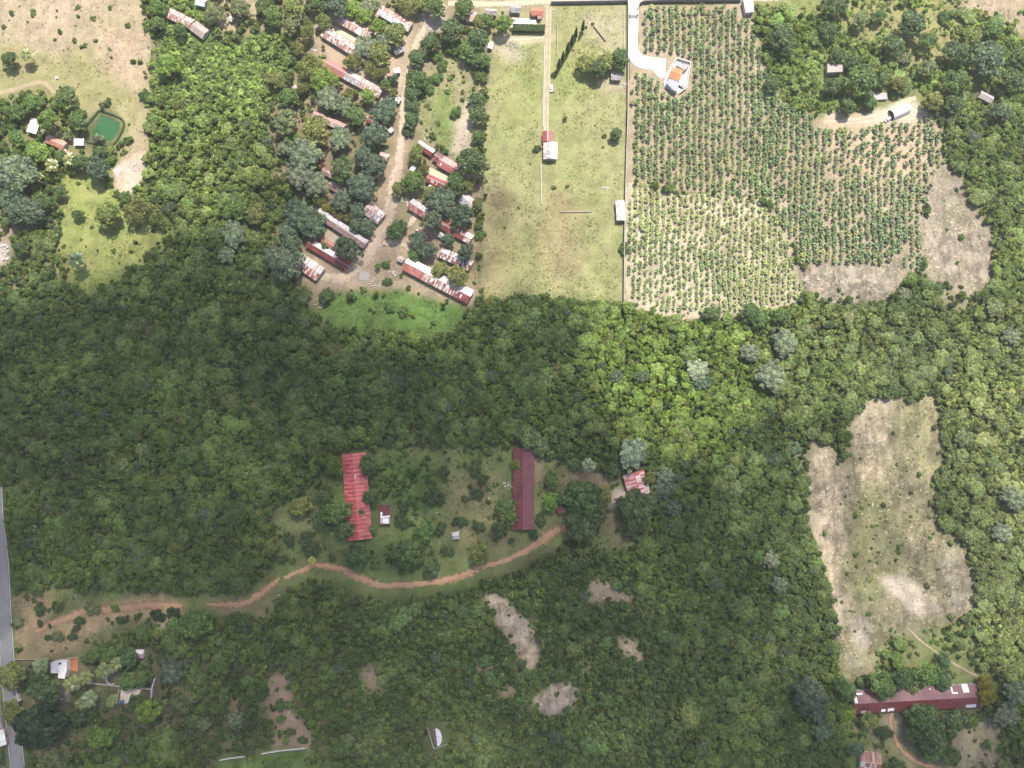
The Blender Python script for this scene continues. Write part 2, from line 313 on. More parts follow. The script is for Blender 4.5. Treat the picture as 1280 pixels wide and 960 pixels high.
 rg([(604,735),(626,738),(644,755),(658,768),(674,798),(670,835),(660,838),(652,820),(638,800),(616,775)], 1.5, (.54,.43,.32), (.37,.29,.2), 0, .06, .2, .8),
 rg([(735,728),(762,724),(792,744),(788,754),(766,750),(738,750)], 2, (.42,.32,.22), (.3,.23,.15), 0, .05, .2, .3),
 rg([(770,796),(796,798),(806,815),(798,824),(775,810)], 1.5, (.54,.42,.3), (.36,.28,.19), 0, .03, .2, .4),
 rg([(672,872),(688,856),(705,851),(720,856),(717,882),(700,892),(672,893)], 1.5, (.52,.42,.35), (.36,.28,.22), 0, .02, .1, .9),
 rg([(450,824),(468,826),(486,858),(474,872),(456,858)], 3, (.24,.19,.12), (.17,.15,.08), 0, .2, .4, .1),
 rg([(622,862),(650,856),(650,868),(630,876)], 2, (.33,.25,.17), (.22,.18,.1), 0, .1, .3, .2),
 rg([(722,815),(738,818),(736,840),(724,842)], 3, (.2,.16,.1), (.14,.13,.07), .1, .4, .3, .1),
 rg([(598,828),(622,832),(618,842),(600,838)], 2, (.33,.26,.18), (.2,.18,.1), 0, .1, .3, .2),
 rg([(326,852),(345,845),(362,845),(366,880),(394,912),(386,932),(338,938),(342,912),(326,884)], 2.5, (.27,.19,.13), (.22,.17,.1), .02, .12, .3, .1),
 rg([(275,945),(330,938),(390,932),(410,960),(400,1120),(270,1120)], 3, (.09,.145,.035), (.11,.15,.045), .03, .15, 1, 0),
 # homestead bottom left
 rg([(235,790),(420,770),(440,1120),(235,1120)], 12, (.075,.09,.035), (.14,.13,.06), .5, .75, .3, 0),
 rg([(326,852),(345,845),(362,845),(366,880),(394,912),(386,932),(338,938),(342,912),(326,884)], 2.5, (.34,.24,.17), (.27,.2,.13), .02, .1, .3, .1),
 rg([(275,945),(330,938),(390,932),(410,960),(400,1120),(270,1120)], 3, (.09,.145,.035), (.11,.15,.045), .03, .15, 1, 0),
 rg([(28,826),(120,808),(230,812),(240,900),(130,950),(32,960)], 5, (.085,.105,.04), (.19,.16,.09), .15, .45, .5, 0, 1, (.06,.085,.028)),
 rg([(113,856),(150,860),(148,884),(115,880)], 1.5, (.10,.13,.045), (.14,.14,.06), 0, .1, .9, 0),
 rg([(68,878),(84,880),(82,905),(70,905)], 2, (.2,.2,.06), (.16,.15,.07), 0, .05, .8, 0),
 rg([(72,855),(84,855),(82,874),(70,874)], 1, (.28,.25,.23), (.22,.19,.17), 0, 0, 0, 0),
 rg([(30,870),(72,880),(72,896),(34,890)], 3, (.22,.17,.13), (.15,.13,.08), 0, .1, .2, 0),
 rg([(-160,640),(-2,650),(2,760),(-4,820),(6,900),(12,1000),(-160,1000)], 3, (.2,.18,.11), (.12,.13,.06), .3, .5, .4, 0),
 rg([(-60,755),(2,757),(2,807),(-60,810)], 2, (.55,.5,.45), (.45,.4,.34), 0, 0, 0, 0),
 rg([(240,850),(330,830),(330,940),(250,940)], 10, (.09,.1,.045), (.2,.16,.1), .4, .6, .3, 0, 1, (.06,.085,.03)),
 rg([(290,870),(302,868),(300,882),(292,884)], 1.5, (.33,.2,.13), (.26,.17,.11), 0, .05, .1, 0),
]
# ---- grid
def axis(lo, hi, step, far):
    c = np.arange(lo, hi+.01, step); e = np.geomspace(8, far, 14)
    return np.concatenate([lo-e[::-1], c, hi+e])
GS = 1.0; X0, X1, Y0, Y1 = -372.0, 372.0, -232.0, 348.0
gx = np.arange(X0, X1+.01, GS); gy = np.arange(Y0, Y1+.01, GS)
GX, GY = np.meshgrid(gx, gy); PXg, PYg = Ginv(GX, GY)
w1 = fbm(GX, GY, 26, 4, 21)-.5; w2 = fbm(GX, GY, 26, 4, 41)-.5
w3 = fbm(GX, GY, 6, 2, 61)-.5; w4 = fbm(GX, GY, 6, 2, 71)-.5
n1 = fbm(GX, GY, 30, 5, 81); n1 = np.clip((n1-.5)*2.6+.5, 0, 1)
n2 = fbm(GX, GY, 7, 4, 91); n2 = np.clip((n2-.5)*2.8+.5, 0, 1)
nmix = (.6*n1+.4*n2)[..., None]
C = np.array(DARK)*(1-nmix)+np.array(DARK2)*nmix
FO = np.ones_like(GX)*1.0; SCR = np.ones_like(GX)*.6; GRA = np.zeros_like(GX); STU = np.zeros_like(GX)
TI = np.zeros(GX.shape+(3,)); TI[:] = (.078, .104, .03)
for r in REG:
    P = np.array(r['poly'], float); k = r['warp']
    x0, y0 = P.min(0)-14; x1, y1 = P.max(0)+14
    cols = np.where(((PXg >= x0) & (PXg <= x1)).any(0))[0]; rows = np.where(((PYg >= y0) & (PYg <= y1)).any(1))[0]
    if len(cols) == 0 or len(rows) == 0: continue
    m = int(2*r['soft'])+3
    sl = (slice(max(0, rows[0]-m), rows[-1]+m+1), slice(max(0, cols[0]-m), cols[-1]+m+1))
    px = PXg[sl]+(w1[sl]*20+w3[sl]*7)*k; py = PYg[sl]+(w2[sl]*20+w4[sl]*7)*k
    a = inpoly(px, py, r['poly']).astype(float); a = blur(a, int(round(r['soft']/GS/2)))
    A = a[..., None]; nm = nmix[sl]
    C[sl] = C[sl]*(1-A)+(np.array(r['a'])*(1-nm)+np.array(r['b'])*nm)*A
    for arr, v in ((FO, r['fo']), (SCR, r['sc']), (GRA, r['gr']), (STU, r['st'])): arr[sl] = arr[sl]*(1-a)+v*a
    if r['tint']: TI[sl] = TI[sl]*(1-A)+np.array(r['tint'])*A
# rows of the plantation: slightly darker weedy soil between the plant lines is left to the plants themselves
sk = np.clip((fbm((GX*.97+GY*.1)*6, GY*.75, 9.0, 4, 321)-.44)*4, 0, 1)*np.clip(STU*1.2, 0, 1); C *= (1-.33*sk)[..., None]
pt = np.clip((fbm(GX, GY, 5.5, 4, 301)-.46)*6, 0, 1); pt2 = np.clip((fbm(GX, GY, 14, 4, 311)-.5)*5, 0, 1)
C *= (1-np.clip(STU, 0, 1)*.42*pt)[..., None]; C = C*(1-(.3*pt2*np.clip(STU*1.2, 0, 1))[..., None])+np.array((.13, .125, .06))*(.3*pt2*np.clip(STU*1.2, 0, 1))[..., None]
C *= (1-np.clip(GRA, 0, 1)*.22*pt)[..., None]
def samp(arr, x, y):
    i = np.clip(((np.asarray(x)-X0)/GS).round().astype(int), 0, len(gx)-1); j = np.clip(((np.asarray(y)-Y0)/GS).round().astype(int), 0, len(gy)-1)
    return arr[j, i]
NOPLANT = np.zeros(GX.shape, bool)          # under roofs, roads and walls nothing is planted
def block_poly(pts, grow=0.0):
    P = np.array(pts); c = P.mean(0)
    if grow: P = c+(P-c)*(1+grow/np.maximum(1, np.linalg.norm(P-c, axis=1))[:, None])
    NOPLANT[inpoly(GX, GY, [tuple(p) for p in P])] = True
def block_line(pts, w):
    pts = np.array(pts)
    for p in pts:
        i0 = int((p[0]-w-X0)/GS); i1 = int((p[0]+w-X0)/GS)+2; j0 = int((p[1]-w-Y0)/GS); j1 = int((p[1]+w-Y0)/GS)+2
        i0 = max(i0, 0); j0 = max(j0, 0)
        if i1 <= i0 or j1 <= j0: continue
        s = (slice(j0, j1), slice(i0, i1)); NOPLANT[s] |= (GX[s]-p[0])**2+(GY[s]-p[1])**2 < w*w
# pond basin
POND = [G(*p) for p in ((125,143),(138,148),(149,154),(149,160),(139,174),(132,175),(114,170),(117,163))]
POND_BANK = [G(*p) for p in ((124,138.5),(139,143),(152.5,150),(153.5,161),(141,181),(124,180),(109,177),(98.5,168.5),(110,155))]
def build_ground():
    ax = axis(X0, X1, GS, 9000); ay = axis(Y0, Y1, GS, 9000)
    AX, AY = np.meshgrid(ax, ay); Z = hz(AX, AY)
    far = (np.abs(AX) > 380) | (AY > 356) | (AY < -240)
    ii = np.clip(((AX-X0)/GS).round().astype(int), 0, len(gx)-1); jj = np.clip(((AY-Y0)/GS).round().astype(int), 0, len(gy)-1)
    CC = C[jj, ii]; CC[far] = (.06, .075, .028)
    basin = inpoly(AX, AY, POND_BANK)
    pd = inpoly(AX, AY, POND); Z = np.where(pd, Z-1.3, np.where(basin, Z-.2, Z))
    ny, nx = AX.shape
    V = np.stack([AX, AY, Z], -1).reshape(-1, 3)
    idx = np.arange(ny*nx).reshape(ny, nx)
    F = np.stack([idx[:-1, :-1], idx[:-1, 1:], idx[1:, 1:], idx[1:, :-1]], -1).reshape(-1, 4)
    me = mesh_np('ground', V, F)
    a = me.attributes.new('col', 'FLOAT_COLOR', 'POINT'); c4 = np.ones((len(V), 4), np.float32); c4[:, :3] = CC.reshape(-1, 3)
    a.data.foreach_set('color', c4.ravel())
    a = me.attributes.new('outer', 'FLOAT', 'POINT'); a.data.foreach_set('value', far.astype(np.float32).ravel())
    me.polygons.foreach_set('use_smooth', np.ones(len(F), bool))
    m, nt, b = newmat('ground'); p = geopos(nt)
    at = N(nt, 'ShaderNodeAttribute', attribute_name='col').outputs['Color']
    f = mrange(nt, noise(nt, .9, 6, .75, p), .25, .75, .62, 1.38)
    g = mrange(nt, noise(nt, 3.5, 3, .7, p), .3, .7, .8, 1.2)
    h = mrange(nt, noise(nt, .13, 5, .65, p), .3, .7, .82, 1.18)
    c = at
    for q in (f, g, h): c = mixc(nt, 1.0, c, q, 'MULTIPLY')
    # small dark weedy flecks
    fl = mrange(nt, noise(nt, .55, 5, .8, p), .56, .66, 0, .55)
    c = mixc(nt, fl, c, mixc(nt, 1.0, c, (.55, .66, .5), 'MULTIPLY'))
    fa = N(nt, 'ShaderNodeAttribute', attribute_name='outer').outputs['Fac']      # open country beyond: patchwork of woods and fields
    o1 = mixc(nt, mrange(nt, noise(nt, .012, 6, .7, p), .45, .55, 0, 1), (.045, .062, .022), (.15, .145, .065)); o1 = mixc(nt, 1.0, o1, mrange(nt, noise(nt, .16, 4, .8, p), .35, .65, .4, 1.5), 'MULTIPLY')
    c = mixc(nt, fa, c, o1)
    nt.links.new(c, b.inputs['Base Color']); b.inputs['Roughness'].default_value = .95; b.inputs['Specular IOR Level'].default_value = .15
    bn = N(nt, 'ShaderNodeBump'); bn.inputs['Strength'].default_value = .8; bn.inputs['Distance'].default_value = .35
    nt.links.new(noise(nt, 1.4, 5, .7, p), bn.inputs['Height']); nt.links.new(bn.outputs[0], b.inputs['Normal'])
    me.materials.append(m)
    tag(link('ground', me), kind='structure')
build_ground()
# ------------------------------------------------------------------ roads and tracks
def track_mat(name, a, b_, rut=None, thin=None):
    m, nt, b = newmat(name); p = geopos(nt)
    f = mrange(nt, noise(nt, .35, 6, .7, p), .3, .7, 0, 1)
    c = mixc(nt, f, [v*.72 for v in a], [v*.72 for v in b_])
    c = mixc(nt, 1.0, c, mrange(nt, noise(nt, 2.2, 4, .7, p), .3, .7, .78, 1.22), 'MULTIPLY')
    if rut:
        u = N(nt, 'ShaderNodeAttribute', attribute_name='u').outputs['Fac']
        s = N(nt, 'ShaderNodeMath', operation='SINE'); k = N(nt, 'ShaderNodeMath', operation='MULTIPLY'); k.inputs[1].default_value = 2*PI*2
        nt.links.new(u, k.inputs[0]); nt.links.new(k.outputs[0], s.inputs[0])
        r = mrange(nt, s.outputs[0], -.9, .1, .75, 0)
        mm = N(nt, 'ShaderNodeMath', operation='MULTIPLY'); nt.links.new(r, mm.inputs[0]); nt.links.new(mrange(nt, noise(nt, .22, 4, .7, p), .42, .6, 0, 1), mm.inputs[1]); r = mm.outputs[0]
        c = mixc(nt, r, c, [v*.72 for v in rut])
    nt.links.new(c, b.inputs['Base Color']); b.inputs['Roughness'].default_value = .93; b.inputs['Specular IOR Level'].default_value = .2
    if thin:        # earth worn thin towards the verges, the ground below shows through
        u = N(nt, 'ShaderNodeAttribute', attribute_name='u').outputs['Fac']; e = N(nt, 'ShaderNodeMath', operation='PINGPONG'); nt.links.new(u, e.inputs[0]); e.inputs[1].default_value = .5
        ad = N(nt, 'ShaderNodeMath', operation='ADD'); nt.links.new(e.outputs[0], ad.inputs[0]); nt.links.new(mrange(nt, noise(nt, .5, 5, .75, p), .3, .7, -.22, .22), ad.inputs[1])
        tr = N(nt, 'ShaderNodeBsdfTransparent'); mx = N(nt, 'ShaderNodeMixShader'); nt.links.new(mrange(nt, ad.outputs[0], thin*.35, thin, 0, 1), mx.inputs[0])
        nt.links.new(tr.outputs[0], mx.inputs[1]); nt.links.new(b.outputs[0], mx.inputs[2]); nt.links.new(mx.outputs[0], nt.nodes['Material Output'].inputs['Surface'])
    return m
def strip(name, pts, width, mat, z=.05, ragged=.25, ncol=8, metres=False, kind='structure', block=.6):
    """a draped ribbon; width in metres, one value or one per point"""
    P = [p if metres else G(*p) for p in pts]
    W = [width]*len(P) if np.isscalar(width) else list(width)
    R = resample([(p[0], p[1], w) for p, w in zip(P, W)], 1.2)
    T = np.gradient(R[:, :2], axis=0); T /= np.linalg.norm(T, axis=1)[:, None]+1e-9; Nn = np.stack([-T[:, 1], T[:, 0]], 1)
    s = np.arange(len(R))*1.2
    el = (fbm(s, s*0+3, 5, 3, 7)-.5)*2*ragged; er = (fbm(s, s*0+50, 5, 3, 9)-.5)*2*ragged
    V = []; U = []
    for k in range(ncol+1):
        t = k/ncol; off = (t-.5)*R[:, 2]*(1+0) + (1-t)*el*-1 + t*er
        q = R[:, :2]+Nn*off[:, None]; V.append(np.concatenate([q, (hz(q[:, 0], q[:, 1])+z)[:, None]], 1)); U.append(np.full(len(R), t))
    V = np.stack(V, 1); n, m = V.shape[:2]; idx = np.arange(n*m).reshape(n, m)
    F = np.stack([idx[:-1, 1:], idx[:-1, :-1], idx[1:, :-1], idx[1:, 1:]], -1).reshape(-1, 4)
    F = F[:, ::-1] if False else F
    me = mesh_np(name, V.reshape(-1, 3), F, [mat])
    # make sure it faces up
    if me.polygons[0].normal.z < 0: me.flip_normals()
    a = me.attributes.new('u', 'FLOAT', 'POINT'); a.data.foreach_set('value', np.stack(U, 1).ravel().astype(np.float32))
    o = link(name, me); tag(o, kind=kind)
    block_line(R[:, :2], R[:, 2].max()/2+block)
    return o
ASPH = track_mat('asphalt', (.215, .205, .205), (.265, .255, .255)); DRT = track_mat('dirt_tan', (.47, .37, .27), (.37, .28, .2), (.52, .42, .32), .3)
DRT_RED = track_mat('dirt_red', (.45, .25, .135), (.36, .235, .14), (.5, .31, .19), .34); DRT_PALE = track_mat('dirt_pale', (.5, .42, .31), (.42, .35, .24), None, .25)
CONC = track_mat('pale_concrete', (.66, .63, .58), (.56, .53, .48)); CONC_G = track_mat('grey_concrete', (.4, .38, .35), (.33, .31, .28))
RUT = track_mat('rutted_earth', (.30, .25, .15), (.36, .30, .2), (.55, .46, .36))
KERB = surf('kerb_concrete', (.5, .48, .45), .9, .2, 1.2)
ROADPTS = [(-6,610),(-4,650),(2,700),(5,760),(8,810),(11,850),(15,890),(20,940),(27,1000),(34,1070)]
strip('road', ROADPTS, 6.4, ASPH, .06, .08, 6)
def kerb_line(pts, off, w=.35, h=.14):
    R = resample([G(*p) for p in pts], 2.0); T = np.gradient(R, axis=0); T /= np.linalg.norm(T, axis=1)[:, None]; Nn = np.stack([-T[:, 1], T[:, 0]], 1)
    mb = MB()
    for i in range(len(R)-1):
        a, b = R[i]+Nn[i]*off, R[i+1]+Nn[i+1]*off; a2, b2 = R[i]+Nn[i]*(off+w), R[i+1]+Nn[i+1]*(off+w)
        za, zb = hz1(*a), hz1(*b)
        q = [(*a, za-.1), (*a2, za-.1), (*b2, zb-.1), (*b, zb-.1)]; t = [(x, y, z+.1+h) for x, y, z in q]
        mb.hexa(q, t) if np.cross(a2-a, b-a) > 0 else mb.hexa(q[::-1], t[::-1])
    tag(mb.build('kerb', KERB), kind='structure')
kerb_line(ROADPTS, 3.5); kerb_line(ROADPTS, -3.85)
strip('dirt_road', [(556,6),(536,30),(521,52),(512,85),(505,120),(503,160),(500,195),(492,230),(487,262),(474,290),(462,316),(442,338),(425,347),(405,345),(390,340)], [8,9,7.5,6,6,7,9,12,14,13,13,12,11,8,4], DRT, .055, 1.0)
strip('dirt_path', [(478,304),(492,303),(505,305),(512,312)], [5,7,6,3.5], DRT, .065, .6)
strip('dirt_path', [(500,250),(510,252),(518,268),(512,280),(500,285)], [3,5,5,4,3], DRT_PALE, .05, .7)
strip('farm_track', [(686,-10),(685,30),(684,80),(682,130),(682,164)], 4.0, RUT, .05, .15)
strip('farm_track', [(620,49),(650,49),(683,47)], 2.6, DRT_PALE, .045, .3)
strip('driveway', [(792,-30),(792,0),(792,30),(791,50),(792,66),(800,76),(815,79),(832,80)], [6,6,5.6,5.6,7,8,7.5,7], CONC, .06, .15)
strip('driveway', [(816,80),(824,88),(830,96)], [6,6,5], CONC, .065, .2)
strip('upper_road', [(560,4),(600,5),(640,4),(700,1),(760,0),(820,-1),(900,-2),(1000,-6),(1100,-30)], 5.5, DRT_PALE, .05, .25)
strip('dirt_road', [(712,656),(690,667),(660,687),(630,701),(600,710),(570,722),(540,728),(505,732),(470,730),(440,718),(418,709),(395,707),(370,716),(355,722)], [6,8.5,7,5.6,5.4,7,5.8,6.5,6,7,6,5.4,5,3], DRT_RED, .055, 1.3)
strip('dirt_road', [(350,722),(335,735),(310,752),(285,756),(258,755)], [3,6,7,6,3], DRT_RED, .05, 1.4)
strip('dirt_road', [(228,757),(200,757),(170,758),(140,762),(110,764),(85,772),(60,782),(44,790)], [4,8,8,7,7,7,6,4], DRT_RED, .055, 1.3)
strip('dirt_road', [(1116,890),(1113,902),(1118,920),(1125,934),(1138,947),(1155,956),(1185,963)], [5,3.6,3.8,4,4,4.2,4.2], DRT_RED, .055, .4)
strip('footpath', [(1135,785),(1150,800),(1170,815),(1190,828),(1208,838),(1222,845)], 1.8, track_mat('path_tan', (.38,.29,.2), (.3,.24,.15), None, .3), .05, .35)
strip('dirt_track', [(-20,120),(10,114),(35,106),(52,103),(62,109),(68,117)], 2.6, track_mat('track_tan', (.33,.26,.16), (.27,.23,.13), (.45,.35,.25)), .05, .3)
strip('footpath', [(1030,152),(1060,150),(1100,143),(1125,130),(1145,122)], [2,2.5,3,6,4], DRT_PALE, .05, .6)
# pond water
def build_water():
    m, nt, b = newmat('pond_water'); p = geopos(nt)
    c = mixc(nt, mrange(nt, noise(nt, .15, 3, .5, p), .3, .7, 0, 1), (.018, .068, .02), (.026, .08, .026))
    nt.links.new(c, b.inputs['Base Color']); b.inputs['Roughness'].default_value = .12
    bn = N(nt, 'ShaderNodeBump'); bn.inputs['Strength'].default_value = .15; nt.links.new(noise(nt, 1.5, 3, .5, p), bn.inputs['Height']); nt.links.new(bn.outputs[0], b.inputs['Normal'])
    R = resample(POND+[POND[0]], 2.0)[:-1]; c0 = R.mean(0); z = hz1(*c0)-.5
    mb = MB(); mb.prism([tuple(q) for q in (c0+(R-c0)*1.0)][::-1] if False else [tuple(q) for q in R], z-.6, z)
    o = mb.build('pond_water', m); tag(o, kind='structure')
    block_poly(POND_BANK, 1.0)
    R = resample(POND_BANK+[POND_BANK[0]], 1.0); mb = MB()
    c0 = R.mean(0)
    for i in range(len(R)-1):
        a, b2 = R[i], R[i+1]
        da, db = (a-c0)/np.linalg.norm(a-c0), (b2-c0)/np.linalg.norm(b2-c0)
        z = hz1(*a)
        def ring(o_, zz): return (*(a+da*o_), z+zz), (*(b2+db*o_), z+zz)
        prof = [(.9, -.3), (.5, .55+.25*random.random()), (-.2, .6), (-.8, -.3)]
        for (o0, z0), (o1, z1) in zip(prof[:-1], prof[1:]):
            p0, p1 = ring(o0, z0); p2, p3 = ring(o1, z1); mb.face([p0, p1, p3, p2])
    o = mb.build('pond_bank', surf('wet_bank', (.035, .055, .022), .9, .4, .8)); tag(o, kind='structure')
build_water()
# ================================================================== BUILDINGS
TIN = attr_mat('tin_sheet', .5, .28, 1.1, 0, .4); WALLM = attr_mat('plaster', .9, .15, .5); TILE = attr_mat('clay_tile', .8, .2, 2.0)
PAINT = attr_mat('paint', .35, .05, .4, 0, .5); RUB = attr_mat('rubble', .95, .3, 2.5)
GLASS, _nt, _b = newmat('window_glass'); _b.inputs['Base Color'].default_value = (.03, .04, .05, 1); _b.inputs['Roughness'].default_value = .08
RUST = [(.24,.085,.06),(.30,.13,.10),(.36,.2,.16),(.2,.07,.055),(.42,.3,.26)]
PINK = [(.46,.29,.24),(.40,.22,.18),(.55,.42,.37),(.36,.18,.14),(.66,.6,.56)]
GREY = [(.40,.38,.38),(.47,.45,.45),(.33,.27,.26),(.36,.34,.35)]
ZINC = [(.50,.49,.5),(.58,.57,.58),(.44,.42,.42)]
WHITE = [(.9,.9,.91),(.82,.83,.85),(.95,.95,.95)]
REDS = [(.30,.055,.05),(.34,.07,.06),(.27,.05,.045)]
CRIM = [(.60,.12,.125),(.64,.15,.15),(.54,.10,.11),(.62,.17,.165)]
WINE = [(.165,.035,.04),(.18,.04,.045),(.15,.032,.037)]
MIX = [(.24,.085,.06),(.30,.13,.10),(.66,.65,.64),(.5,.48,.47),(.36,.16,.12),(.7,.69,.68),(.27,.1,.08)]
LINES = [(.42,.3,.27),(.30,.15,.12),(.47,.4,.38),(.36,.22,.19),(.58,.55,.54)]
WALLCOL = [(.55,.5,.42),(.5,.42,.34),(.45,.47,.45),(.52,.4,.33),(.6,.58,.53)]
HOUSES = []
def gable(name, label, cat, p1, p2, w_px, near, far, wall=2.5, rise=1.1, wallcol=None, group=None, sheet=.85, patches=(), over=.35, ridge=True, nsp=2, cap=(.45,.38,.36), grp=None, rib=0):
    """long gable house: p1-p2 ridge ends in photo positions, near/far = sheet palettes of the slope towards the photo's bottom / top.
    near/far may be a list of (until_fraction, palette)"""
    h = wall+rise
    a = np.array(G(*p1, h)); b = np.array(G(*p2, h)); L = float(np.linalg.norm(b-a)); w = w_px*MPP*(1-h/CAM_H)
    c = (a+b)/2; rz = math.atan2(b[1]-a[1], b[0]-a[0])
    z0 = hz1(*c)
    t = thing(name, label, cat, (c[0], c[1], z0), rz, grp)
    hl, hw = L/2, w/2; wl, ww = hl-over, hw-over
    wc = wallcol or random.choice(WALLCOL)
    mb = MB(); th = .16; zt = lambda y: wall+rise*(1-abs(y)/hw)-.09
    for s in (-1, 1):
        mb.box(-wl, min(s*ww, s*(ww-th)), -.5, wl, max(s*ww, s*(ww-th)), zt(ww), wc)
    i0 = ww-th-.003
    for s in (-1, 1):
        x0, x1 = sorted((s*wl, s*(wl-th)))
        P = [(-i0, -.5), (i0, -.5), (i0, zt(i0)), (0, zt(0)), (-i0, zt(i0))]
        i = len(mb.v); mb.v += [(x0, y, z) for y, z in P]+[(x1, y, z) for y, z in P]; n = 5
        fs = [tuple(i+q for q in range(n))[::-1], tuple(i+n+q for q in range(n))]+[(i+q, i+(q+1) % n, i+n+(q+1) % n, i+n+q) for q in range(n)]
        mb.f += fs; mb.c += [wc]*len(fs)
    mb.build('wall', WALLM, t)
    # doors and windows on the two long sides
    ns = max(1, int(L/6)); 
    for s in (-1, 1):
        for k in range(ns):
            x = -wl+(k+.5)*2*wl/ns
            y0, y1 = sorted((s*(ww+.002), s*(ww+.045)))
            d = MB(); d.box(x-.45, y0, 0, x+.45, y1, 2.0, random.choice([(.2,.12,.07),(.12,.2,.25),(.3,.28,.25)])); d.build('door', WALLM, t)
            if 2*wl/ns > 3.4 and s == -1:
                d = MB(); x += 1.6; d.box(x-.5, y0, .9, x+.5, y1, 1.9, (.5,.48,.44)); fr = d.build('window', WALLM, t)
                g = MB(); g.box(x-.42, y0-.012, .98, x+.42, y0-.003, 1.82); g.build('pane', GLASS, fr)
    # roof of overlapping metal sheets
    mb = MB(); n = max(3, int(round(L/sheet))); dx = L/n
    def pick(pal, f):
        if isinstance(pal[0], tuple) and len(pal[0]) == 2:
            for u, q in pal:
                if f <= u: return random.choice(q)
        return random.choice(pal)
    sl = math.hypot(hw, rise)
    for s, pal in ((-1, near), (1, far)):
        if pal is None: continue
        for k in range(n):
            for j in range(nsp):
                y0 = hw*j/nsp; y1 = hw*(j+1)/nsp+(.12 if j < nsp-1 else 0)
                jit = .05*(nsp-1-j)+random.uniform(0, .03)+.012*(k % 2)
                xa, xb = -hl+k*dx-.02, -hl+(k+1)*dx+.02
                e = random.uniform(-.04, .12) if j == nsp-1 else 0
                y1 += e
                zz = lambda y: wall+rise*(1-y/hw)+jit
                col = pick(pal, (k+.5)/n); q = random.uniform(.84, 1.14); q *= (1-.3*rib*(k % 2)); col = tuple(min(1.0, u*q) for u in col)
                bot = [(xa, s*y0, zz(y0)-.03), (xb, s*y0, zz(y0)-.03), (xb, s*y1, zz(y1)-.03), (xa, s*y1, zz(y1)-.03)]
                top = [(x, y, z+.03) for x, y, z in bot]
                if s < 0: bot = bot[::-1]; top = top[::-1]
                mb.hexa(bot, top, col)
    rf = mb.build('roof', TIN, t)
    if ridge:
        r = MB(); r.hexa([(-hl, -.28, h-.03), (hl, -.28, h-.03), (hl, .28, h-.03), (-hl, .28, h-.03)], [(-hl, -.06, h+.13), (hl, -.06, h+.13), (hl, .06, h+.13), (-hl, .06, h+.13)], cap)
        r.build('ridge_cap', TIN, rf)
    # loose or replaced sheets lying on the roof: (fraction along, side, across 0..1, length m, width m, colour)
    for (f, s, v, lx, wy, col) in patches:
        x = -hl+f*L; y = v*hw; y0 = max(.02, y-wy/2); y1 = min(hw+.2, y+wy/2); zz = lambda yy: wall+rise*(1-yy/hw)+.12
        bot = [(x-lx/2, s*y0, zz(y0)), (x+lx/2, s*y0, zz(y0)), (x+lx/2, s*y1, zz(y1)), (x-lx/2, s*y1, zz(y1))]
        top = [(q[0], q[1], q[2]+.04) for q in bot]
        if s < 0: bot = bot[::-1]; top = top[::-1]
        d = MB(); d.hexa(bot, top, col); d.build('roof_sheet', TIN, rf)
    ca, sa = math.cos(rz), math.sin(rz)
    block_poly([(c[0]+x*ca-y*sa, c[1]+x*sa+y*ca) for x, y in ((-hl, -hw), (hl, -hw), (hl, hw), (-hl, hw))], .8)
    return t
WS = (.98, .98, .98)
D32 = math.radians(-32)
GB = 'house'
gable('barrack_house', 'pink and rust tin row house, uppermost on the left of the upper settlement', 'house', (422,20), (464,43), 15, [(.62,PINK),(.74,WHITE),(1,PINK)], PINK, patches=((.7,-1,.5,2.5,1.6,WS),(.2,-1,.3,1,.8,WS)))
gable('barrack_house', 'row house with pale grey strip beside rusty slope, near the dirt street top', 'house', (474,11), (513,33), 14, ZINC+WHITE, PINK+RUST, patches=((.75,1,.6,.8,1.2,WS),(.9,1,.4,.7,1,WS)))
gable('barrack_house', 'pinkish row house dotted with many white roof patches, second row of the upper settlement', 'house', (404,38), (447,65), 15, PINK, PINK+[(.7,.66,.62)], patches=tuple((random.random(), random.choice((-1,1)), random.uniform(.2,.9), random.uniform(.6,1.3), random.uniform(.5,1), WS) for _ in range(14)))
gable('barrack_house', 'long row house roofed red, then grey, then pink with white spots', 'house', (407,78), (476,116), 14, [(.36,[(.36,.14,.12),(.4,.18,.15)]),(.62,GREY),(1,PINK)], [(.36,[(.38,.16,.14)]),(.6,[(.6,.45,.38)]),(1,PINK)], patches=((.6,1,.4,1,1.2,WS),(.67,1,.3,1,1,WS),(.74,1,.5,1.3,1,WS),(.82,-1,.2,1,.8,WS),(.9,1,.4,.8,.8,WS),(.95,-1,.5,.9,.7,WS)))
gable('tin_house', 'small rusty house with pale blue sheet beside it, near the middle of the dirt street', 'house', (480,92), (489,96), 11, RUST+PINK, RUST, patches=((.3,-1,.5,1,1,WS),))
gable('tin_shed', 'small shed with clean bluish white roof at the street edge between green trees', 'shed', (492,88), (500,87), 7, WHITE, WHITE, 2.2, .5, ridge=False)
gable('tin_shed', 'small white and dark shed at the street edge below the red-grey-pink row house', 'shed', (489,120), (500,126), 8, WHITE, MIX, 2.2, .6, ridge=False)
gable('tin_house', 'small grey and white roofed house by the street bend below the uppermost dark olive tree', 'house', (492,62), (503,57), 12, ZINC, PINK+ZINC, patches=((.8,1,.5,.8,1,(.3,.1,.08)),))
gable('tin_house', 'tree-hidden house showing only a pale strip of tin roof in the upper settlement', 'house', (463,74), (480,83), 8, ZINC, PINK, 2.4, .7)
gable('tin_house', 'narrow dark red roof almost buried under blue-green trees west of the street', 'house', (458,146), (480,158), 9, RUST, RUST)
gable('tin_shed', 'tiny silver roofed shed at the street edge under the blue-green trees', 'shed', (486,164), (491,160), 6, ZINC, ZINC, 2.2, .4, ridge=False)
